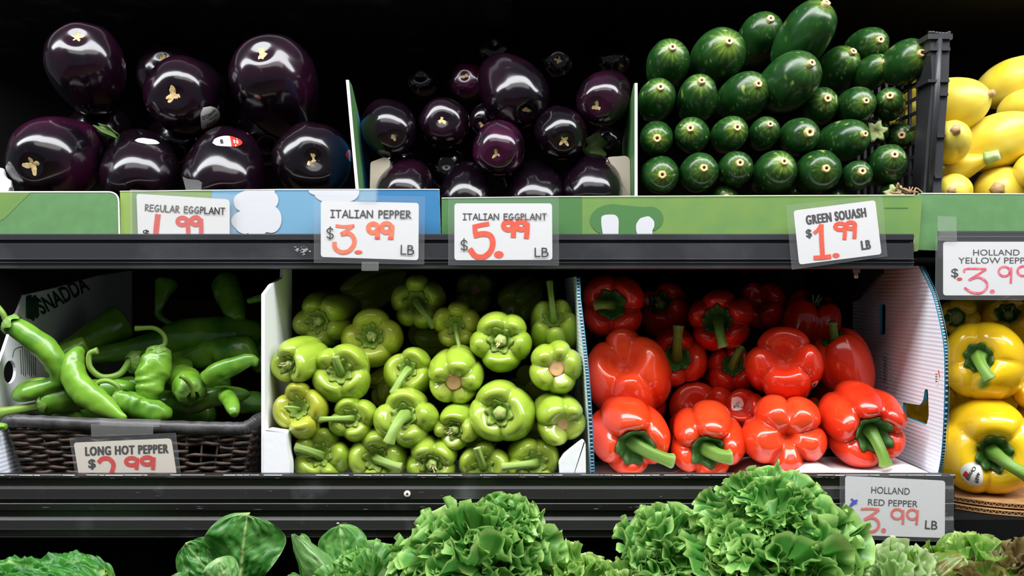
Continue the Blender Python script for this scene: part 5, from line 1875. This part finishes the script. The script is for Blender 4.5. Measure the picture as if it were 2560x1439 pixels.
# HOLLAND RED PEPPER
Y = -.006
t = card_thing('HOLLAND RED PEPPER price card in a wet clear sleeve by the lettuce', Y, [(2113, 1189), (2363, 1201), (2362, 1344), (2113, 1336)])
mb = MB()
type_text(mb, 'HOLLAND', 2178, 1232, 2274, 1236, 17, Y - .0003, 'ink_black')
type_text(mb, 'RED PEPPER', 2170, 1262, 2294, 1267, 16, Y - .0003, 'ink_black')
type_text(mb, 'LB', 2312, 1321, 2343, 1323, 22, Y - .0003, 'ink_black', .01)
mb.build('lettering', CARD[t.name])
mb = MB()
y = Y - .0004
marker_px(mb, [(2152, 1272), (2175, 1271), (2198, 1273)], 6, y, 'marker_rose', 8)
marker_px(mb, [(2198, 1273), (2180, 1286), (2160, 1298)], 6, y - .0001, 'marker_rose', 8)
marker_px(mb, [(2160, 1298), (2182, 1293), (2196, 1304), (2194, 1320), (2178, 1328), (2150, 1324)], 6.5, y - .0002, 'marker_rose')
disc_px(mb, 2209, 1325, 6, 6, y, 'marker_rose')
nine_px(mb, 2243, 1284, 14, 12, (2258, 1274, 2257, 1310), 6, y, 'marker_rose')
nine_px(mb, 2281, 1285, 13, 12, (2294, 1274, 2291, 1311), 6, y, 'marker_rose')
marker_px(mb, [(2128, 1246), (2136, 1256), (2124, 1266)], 5, y, 'marker_blue', 10)
marker_px(mb, [(2126, 1262), (2134, 1253), (2144, 1250)], 5, y - .0001, 'marker_blue', 10)
marker_px(mb, [(2134, 1254), (2142, 1258)], 5, y - .0001, 'marker_blue', 4)
mb.build('price_writing', CARD[t.name])
sleeve_px(t, [(2100, 1172), (2384, 1184), (2383, 1354), (2100, 1346)], Y - .0015)
mb = MB()
rng = random.Random(8)
for k in range(26):
    x, yy = rng.uniform(2115, 2380), rng.uniform(1195, 1350)
    r = rng.uniform(.0007, .0018)
    c = P(x, yy, Y - .0016)
    phi, th = np.meshgrid(np.linspace(0, PI / 2, 6), np.linspace(0, 2 * PI, 10, endpoint=False), indexing='ij')
    V = np.stack([r * np.sin(phi) * np.cos(th), -r * .5 * np.cos(phi), r * np.sin(phi) * np.sin(th)], -1).reshape(-1, 3) + c
    mb.add(V, grid_faces(6, 10, True), 'clear_sleeve')
mb.build('water_drop', t, kind='stuff')
# ================================================================ lettuce
def upsample(A, na, nr):
    """Smooth resampling of a grid of points."""
    def along(B, n):
        N = B.shape[0]
        q = np.concatenate([2 * B[:1] - B[1:2], B, 2 * B[-1:] - B[-2:-1]])
        t = np.linspace(0, N - 1, n)
        i = np.minimum(t.astype(int), N - 2)
        f = (t - i).reshape(-1, *([1] * (B.ndim - 1)))
        a, b, c, d = q[i], q[i + 1], q[i + 2], q[i + 3]
        return .5 * (2 * b + (c - a) * f + (2 * a - 5 * b + 4 * c - d) * f ** 2 + (3 * b - a - 3 * c + d) * f ** 3)
    B = along(A, na)
    return np.swapaxes(along(np.swapaxes(B, 0, 1), nr), 0, 1)


def grow_leaf(seed, span=1.15, G=(1.6, 2.8), pw=(2.4, 4.0), kb=(.06, .05), na0=24, frill=.085):
    """A fan-shaped leaf whose margin grows longer than its flat outline allows, so that it buckles into ruffles. Unit length."""
    V = None
    for lev, (na, nr, iters) in enumerate(((na0, 8, 260), (na0 * 2 + 1, 15, 200))):
        al, r = np.meshgrid(np.linspace(-span, span, na), np.linspace(.10, 1, nr), indexing='ij')
        q = al / span
        e = np.stack([al * 2.2, al * 0 + seed * 1.7, al * 0], -1)
        Lr = (.66 + .34 * np.cos(q * 1.4)) * (1 + .13 * fbm(e, seed, 2))
        W = np.stack([r * Lr * np.cos(al), r * Lr * np.sin(al), 0 * al], -1)
        dr = np.linalg.norm(W[:, 1:] - W[:, :-1], axis=2)
        da0 = np.linalg.norm(W[1:] - W[:-1], axis=2)
        loc = 1 + .6 * vnoise(np.stack([al * 2.4, r * 0 + seed, r * 0], -1), seed + 1)
        g = lambda k: G[k] * r ** pw[k] * loc
        if lev == 0:
            ga0, ga1 = 0 * r, g(0)
            V = W
            V[..., 2] += .10 * r ** 2 * vnoise(np.stack([al * 3.5, r * 1.2, r * 0 + seed], -1), seed + 2)
            V[..., 2] += .20 * np.abs(np.sin(al)) * r
        else:
            ga0, ga1 = g(0), np.maximum(g(1), g(0))
            V = upsample(V, na, nr)
            V = V + .012 * (r ** 3)[..., None] * np.stack([vnoise(np.stack([al * 14, r * 3, r * 0 + seed], -1), seed + 20 + k) for k in range(3)], -1)
        av = lambda x: (x[1:] + x[:-1]) / 2
        ga0, ga1 = av(ga0), av(ga1)
        w = np.zeros((na, nr, 1))
        w[1:] += 1
        w[:-1] += 1
        w[:, 1:] += 1
        w[:, :-1] += 1
        free = smooth(0, .15, r)[..., None]
        for it in range(iters):
            k = min(1., (it + 1) / (iters * .7))
            acc = np.zeros_like(V)
            d = V[1:] - V[:-1]
            l = np.linalg.norm(d, axis=2) + 1e-9
            c = d * (.5 * (l - da0 * (1 + ga0 + (ga1 - ga0) * k)) / l)[..., None]
            acc[:-1] += c
            acc[1:] -= c
            d = V[:, 1:] - V[:, :-1]
            l = np.linalg.norm(d, axis=2) + 1e-9
            c = d * (.5 * (l - dr) / l)[..., None]
            acc[:, :-1] += c
            acc[:, 1:] -= c
            V = V + 1.2 * acc / w * free
            b = np.zeros_like(V)
            b[1:-1] += (V[2:] + V[:-2]) / 2 - V[1:-1]
            b[:, 1:-1] += .7 * ((V[:, 2:] + V[:, :-2]) / 2 - V[:, 1:-1])
            V = V + kb[lev] * b * free
    na, nr = na0 * 8, 30
    V = upsample(V, na, nr)
    al, r = np.meshgrid(np.linspace(-span, span, na), np.linspace(.10, 1, nr), indexing='ij')
    # small frills along the rim, evenly spaced along its true length
    sl = np.concatenate([[0], np.cumsum(np.linalg.norm(np.diff(V[:, -1], axis=0), axis=1))])[:, None] + 0 * r
    N = np.cross(np.gradient(V, axis=0), np.gradient(V, axis=1))
    N /= np.linalg.norm(N, axis=2)[..., None] + 1e-9
    T = np.gradient(V, axis=0)
    T /= np.linalg.norm(T, axis=2)[..., None] + 1e-9
    fr = lambda f, o: vnoise(np.stack([sl * f, r * 1.2, r * 0 + o + seed], -1), seed + int(o))
    am = frill * smooth(.35, 1, r) ** 1.3
    V = V + N * (am * (1.5 * fr(5.5, 31) + .8 * fr(13, 32)))[..., None] + T * (am * (.9 * fr(5.5, 33) + .5 * fr(12, 34)))[..., None]
    t = V[:, -1] - V[:, -2]
    t /= np.linalg.norm(t, axis=1)[:, None] + 1e-9
    x = np.arange(na)
    tooth = .045 * np.maximum(0, vnoise(np.stack([x * .24, x * 0 + seed, x * 0.], -1), seed + 4)) ** 1.5 + .02 * vnoise(np.stack([x * .15, x * 0 + seed, x * 0.], -1), seed + 5)
    for k, f in ((1, 1.), (2, .55), (3, .2)):
        V[:, -k] += t * tooth[:, None] * f
    return V, al, r


GROWN = {}


def grown(kind, seed):
    key = (kind, seed)
    if key not in GROWN:
        kw = {'curly': dict(), 'crisp': dict(G=(.8, 1.3), pw=(2., 3.))}[kind]
        GROWN[key] = grow_leaf(seed, **kw)
    return GROWN[key]


def curly_leaf(mb, base, d, up, L, kind, proto, seed, cols, curl=.3, stretch=(1, 1, 1), flip=False):
    """One ruffled leaf growing from base along d; up = the side it shows."""
    d = nrm(d)
    s = nrm(np.cross(d, up))
    n = nrm(np.cross(s, d))
    U, al, r = grown(kind, proto)
    x, y, h = U[..., 0], U[..., 1] * (-1 if flip else 1), U[..., 2]
    h = h - curl * np.clip(x, 0, 2) ** 2.4
    x = x * (1 - .25 * curl * np.clip(x, 0, 1) ** 2)
    V = base + L * (x[..., None] * d + y[..., None] * s + h[..., None] * n) * np.asarray(stretch)
    c0, c1, c2 = cols
    q = al / 1.15
    rib = np.exp(-(al / .09) ** 2) * (1 - r)
    vein = np.exp(-(np.abs(np.mod(q * 5 + .5 + .4 * vnoise(np.stack([r * 3, al, al * 0 + seed], -1), seed), 1) - .5) / .05) ** 2) * (1 - r) * .8
    n1 = fbm(V * 45, seed + 7, 2)
    col = mixc(c0, c1, np.clip(smooth(.05, .7, r) + .3 * n1, 0, 1))
    col = mixc(col, c2, np.clip(smooth(.90, 1.0, r) * .95, 0, 1))
    col = mixc(col, c0, np.clip(rib + vein * .5, 0, 1))
    F = grid_faces(*al.shape)
    mb.add(V.reshape(-1, 3), F[:, ::-1] if flip else F, 'leaf_green', col.reshape(-1, 3))


GREENS = (srgb(162, 204, 108), srgb(86, 156, 66), srgb(184, 222, 128))
DEEP = (srgb(120, 176, 84), srgb(44, 118, 46), srgb(140, 196, 96))
PALE = (srgb(206, 228, 160), srgb(136, 190, 84), srgb(196, 220, 130))


def curly_head(label, clusters, axis, tmax, seed, cols=GREENS, kind='curly', group='curly green lettuce heads', lmin=.82):
    """clusters: (px, py, Y, R px, leaves, stretch) bunches of leaves that make one head."""
    px, py, Y, *_ = clusters[0]
    t = thing('curly_lettuce', label, 'lettuce', P(px, py, Y), group)
    curly_bunch(t, clusters, axis, tmax, seed, cols, kind, lmin)
    return t


def curly_bunch(t, clusters, axis, tmax, seed, cols, kind, lmin=.82):
    rng = random.Random(seed)
    for (px, py, Y, Rpx, n, sx) in clusters:
        c = P(px, py, Y)
        R = Rpx * sc_at(Y)
        ax = nrm(axis)
        e1 = nrm(np.cross(ax, [0, 1., .1]))
        e2 = np.cross(ax, e1)
        for i in range(n):
            th = tmax * math.sqrt((i + .4) / n) * (1 + rng.uniform(-.08, .08))
            az = i * 2.399963 + rng.uniform(-.3, .3)
            o = e1 * math.cos(az) + e2 * math.sin(az)
            d = ax * math.cos(th) + o * math.sin(th)
            up = nrm(ax * math.sin(th) - o * math.cos(th) + ax * .35 + np.array([rng.uniform(-.35, .35) for _ in range(3)]))
            L = R * (lmin + (1 - lmin) * (i / n)) * rng.choice([.7, .85, .95, 1., 1.08, 1.2])
            mb = MB()
            curly_leaf(mb, c + o * R * .04 * rng.random() - ax * R * .05, d, up, L, kind, rng.randint(1, 7), seed * 100 + i, cols, curl=rng.uniform(-.22, .55), stretch=(sx, 1, 1), flip=rng.random() < .5)
            mb.build('leaf', t)


def broad_leaf(mb, base, d, up, L, W, seed, cols, curl=.2, cup=.3, wave=.05, tipw=.6, nu=46, nv=41, crinkle=.02, veins=5, fold=0, tex=14, pw=2.2, pe=.5):
    """A broad smooth leaf with a mid rib and side veins."""
    d = nrm(d)
    s = nrm(np.cross(d, up))
    n = nrm(np.cross(s, d))
    u, v = np.meshgrid(np.linspace(0, 1, nu), np.linspace(-1, 1, nv), indexing='ij')
    w = W * (np.clip(u, 0, 1) ** .55) * np.clip(1 - (np.clip(u - tipw, 0, 1) / (1 - tipw)) ** pw, 0, 1) ** pe
    w = w * (1 + .05 * fbm(np.stack([u * 5, np.sign(v) * 3 + seed, u * 0], -1), seed, 2))
    x = L * u * (1 - .12 * v * v * (1 - u)) + .02 * L * vnoise(np.stack([v * 4, u * 0 + seed, u * 0], -1), seed) * u
    y = w * v
    vd = np.abs(np.mod((u - .42 * np.abs(v)) * veins + .1 * vnoise(np.stack([u * 3, v * 3, u * 0], -1), seed), 1) - .5)
    vein = np.exp(-(vd / .035) ** 2) * (np.abs(v) > .03) * (1 - .6 * np.abs(v))
    rib = np.exp(-(v * w / (W * .03 * (1.3 - u))) ** 2)
    puff = np.cos(vd * 2 * PI) * -.5 * (1 - rib)
    h = -curl * L * u ** 2.2 + cup * W * v * v * (1 - .2 * u) + wave * W * np.abs(v) ** 1.8 * np.sin(u * 9 + np.sign(v) * 1.7 + seed) + crinkle * W * (.45 * puff + 1.2 * fbm(np.stack([u * tex * .5, v * tex * .4, u * 0 + seed], -1), seed + 2, 3))
    h = h + fold * W * np.maximum(0, v) ** 1.5
    V = base + x[..., None] * d + y[..., None] * s + h[..., None] * n
    c0, c1, c2 = cols
    n1 = fbm(np.stack([u * 6, v * 6, u * 0 + seed], -1), seed + 4, 3)
    col = mixc(c1, c2, np.clip(.3 + .6 * n1 + .3 * (u - .5), 0, 1))
    col = mixc(col, c0, np.clip(rib * 1.0 + vein * .55, 0, 1))
    col = mixc(col, c0, smooth(.955, 1, np.maximum(np.abs(v), u)) * .5)
    mb.add(V.reshape(-1, 3), grid_faces(nu, nv), 'leaf_green', col.reshape(-1, 3))


def leafy_head(name, label, c, specs, group=None):
    t = thing(name, label, 'lettuce', c, group)
    for (b, d, up, L, W, seed, cols, kw) in specs:
        mb = MB()
        broad_leaf(mb, b, d, up, L, W, seed, cols, **kw)
        mb.build('leaf', t)
    return t


# the two big curly heads and the low ones in front
curly_head('big curly green lettuce in front of the red peppers, touching the HOLLAND RED PEPPER card',
           [(1930, 1410, -.115, 225, 34, 1.05), (1680, 1400, -.105, 165, 20, 1.0), (1930, 1300, -.10, 150, 12, 1.1)], (0.02, -.50, .86), 1.5, 3)
curly_head('curly green lettuce rising in a peak before the light green peppers',
           [(1195, 1440, -.11, 200, 30, 1.0), (1240, 1340, -.09, 140, 14, .95)], (0.0, -.45, .88), 1.45, 5)
curly_head('low pale curly lettuce between the two big curly heads', [(1470, 1480, -.13, 120, 16, 1.1), (1590, 1500, -.13, 100, 10, 1.1)], (0.0, -.5, .87), 1.3, 7, cols=PALE)

S1 = sc_at(-.10)
BUT = (srgb(176, 208, 128), srgb(52, 122, 40), srgb(96, 158, 74))
B0 = P(600, 1500, -.10)
leafy_head('butterhead_lettuce', 'broad-leaved lettuce with one upright veined leaf below the foam box corner', B0, [
    (P(596, 1472, -.09), (.10, .05, 1), (0, -1, .1), 185 * S1, 132 * S1, 3, BUT, dict(cup=-.14, curl=.05, wave=.16, tipw=.40, crinkle=.04)),
    (P(570, 1482, -.085), (-.66, .0, .76), (.2, -1, .3), 165 * S1, 80 * S1, 5, BUT, dict(cup=-.2, curl=.1, wave=.15, tipw=.5, crinkle=.07)),
    (P(575, 1490, -.12), (-.1, -.3, .9), (0.3, -.9, .8), 85 * S1, 60 * S1, 8, (srgb(196, 220, 160), srgb(110, 164, 84), srgb(150, 194, 120)), dict(cup=-.55, curl=.3, wave=.1, tipw=.4, crinkle=.05)),
    (P(640, 1500, -.11), (.75, -.2, .55), (0, -.5, 1), 120 * S1, 70 * S1, 9, BUT, dict(cup=-.3, curl=.3, wave=.15, tipw=.5, crinkle=.05)),
    (P(520, 1500, -.12), (-.8, -.3, .5), (0, -.8, .8), 110 * S1, 60 * S1, 12, BUT, dict(cup=-.3, curl=.2, wave=.15, tipw=.5, crinkle=.05)),
])
OAK = (srgb(196, 222, 150), srgb(84, 148, 62), srgb(140, 190, 96))
B0 = P(850, 1500, -.10)
t = leafy_head('butterhead_lettuce', 'light green lettuce with one pointed folded leaf beside the curly peak', B0, [
    (P(862, 1470, -.10), (-.80, -.05, .92), (.5, -1, .5), 185 * S1, 78 * S1, 4, (srgb(190, 216, 160), srgb(110, 162, 86), srgb(150, 192, 122)), dict(cup=-.45, curl=.05, wave=.1, tipw=.25, crinkle=.03, pw=1.1, pe=.9)),
    (P(775, 1480, -.08), (-.28, .1, 1), (-.6, -.8, .2), 145 * S1, 46 * S1, 14, DEEP, dict(cup=-.1, curl=.1, wave=.1, tipw=.4)),
    (P(872, 1480, -.085), (-.16, .05, 1), (.1, -1, .2), 165 * S1, 80 * S1, 6, (srgb(160, 200, 120), srgb(76, 142, 58), srgb(120, 176, 90)), dict(cup=-.2, curl=.12, wave=.22, tipw=.55, crinkle=.05)),
])
curly_bunch(t, [(915, 1470, -.10, 135, 12, .9), (860, 1500, -.13, 90, 6, 1.0)], (0.05, -.45, .9), .95, 12, OAK, 'crisp')
ROM = (srgb(150, 196, 92), srgb(40, 118, 34), srgb(76, 156, 56))
B0 = P(80, 1560, -.10)
leafy_head('romaine_lettuce', 'crinkled romaine lettuce in the corner under the wicker basket', B0, [
    (P(-120, 1418, -.085), (1, -.02, .10), (-.1, -.5, .9), 375 * S1, 120 * S1, 21, ROM, dict(cup=-.75, curl=.16, wave=.05, tipw=.75, crinkle=.14, tex=30, veins=9)),
    (P(-110, 1458, -.12), (1, -.15, .10), (-.1, -.7, .8), 330 * S1, 100 * S1, 22, ROM, dict(cup=-.7, curl=.12, wave=.05, tipw=.7, crinkle=.12, tex=30, veins=9)),
    (P(-80, 1460, -.15), (1, -.1, -.02), (0, -.9, .6), 250 * S1, 90 * S1, 23, ROM, dict(cup=-.6, curl=.2, wave=.1, tipw=.6, crinkle=.12, tex=26)),
])
RED1 = (srgb(200, 214, 150), srgb(110, 142, 58), srgb(142, 120, 62))
RED2 = (srgb(206, 206, 170), srgb(126, 104, 60), srgb(150, 134, 84))
LIM = (srgb(196, 220, 130), srgb(104, 152, 44), srgb(136, 174, 66))
B0 = P(2420, 1540, -.11)
t = leafy_head('red_leaf_lettuce', 'bronze and green leaf lettuce in the corner under the yellow peppers', B0, [
    (P(2400, 1480, -.08), (.02, .1, 1), (-.2, -1, .1), 145 * S1, 62 * S1, 31, LIM, dict(cup=-.35, curl=.2, wave=.15, tipw=.4, crinkle=.03)),
    (P(2370, 1470, -.12), (.9, -.15, .35), (-.2, -.75, .75), 210 * S1, 75 * S1, 37, RED2, dict(cup=-.35, curl=.25, wave=.25, tipw=.5, crinkle=.05)),
    (P(2290, 1500, -.13), (.55, -.2, .7), (-.1, -.8, .7), 150 * S1, 70 * S1, 35, RED1, dict(cup=-.4, curl=.35, wave=.25, tipw=.5, crinkle=.04)),
])
curly_bunch(t, [(2440, 1450, -.085, 125, 7, 1.1)], (.30, -.25, 1), .8, 41, PALE, 'crisp')
curly_bunch(t, [(2540, 1450, -.10, 120, 7, 1.1), (2470, 1490, -.13, 120, 7, 1.2)], (.1, -.45, .9), 1.0, 42, RED2, 'crisp')
curly_bunch(t, [(2370, 1490, -.12, 110, 6, 1.2), (2560, 1480, -.12, 100, 4, 1.2)], (0, -.5, .9), 1.0, 43, LIM, 'crisp')
curly_bunch(t, [(2420, 1500, -.14, 110, 6, 1.2)], (0, -.6, .9), 1.0, 44, RED1, 'crisp')
curly_head('pale crinkled lettuce heart below the HOLLAND RED PEPPER card', [(2245, 1490, -.125, 130, 16, .85)], (0, -.45, .9), 1.2, 9, cols=(srgb(214, 232, 180), srgb(170, 206, 128), srgb(220, 234, 186)), kind='crisp', group='curly pale lettuce')
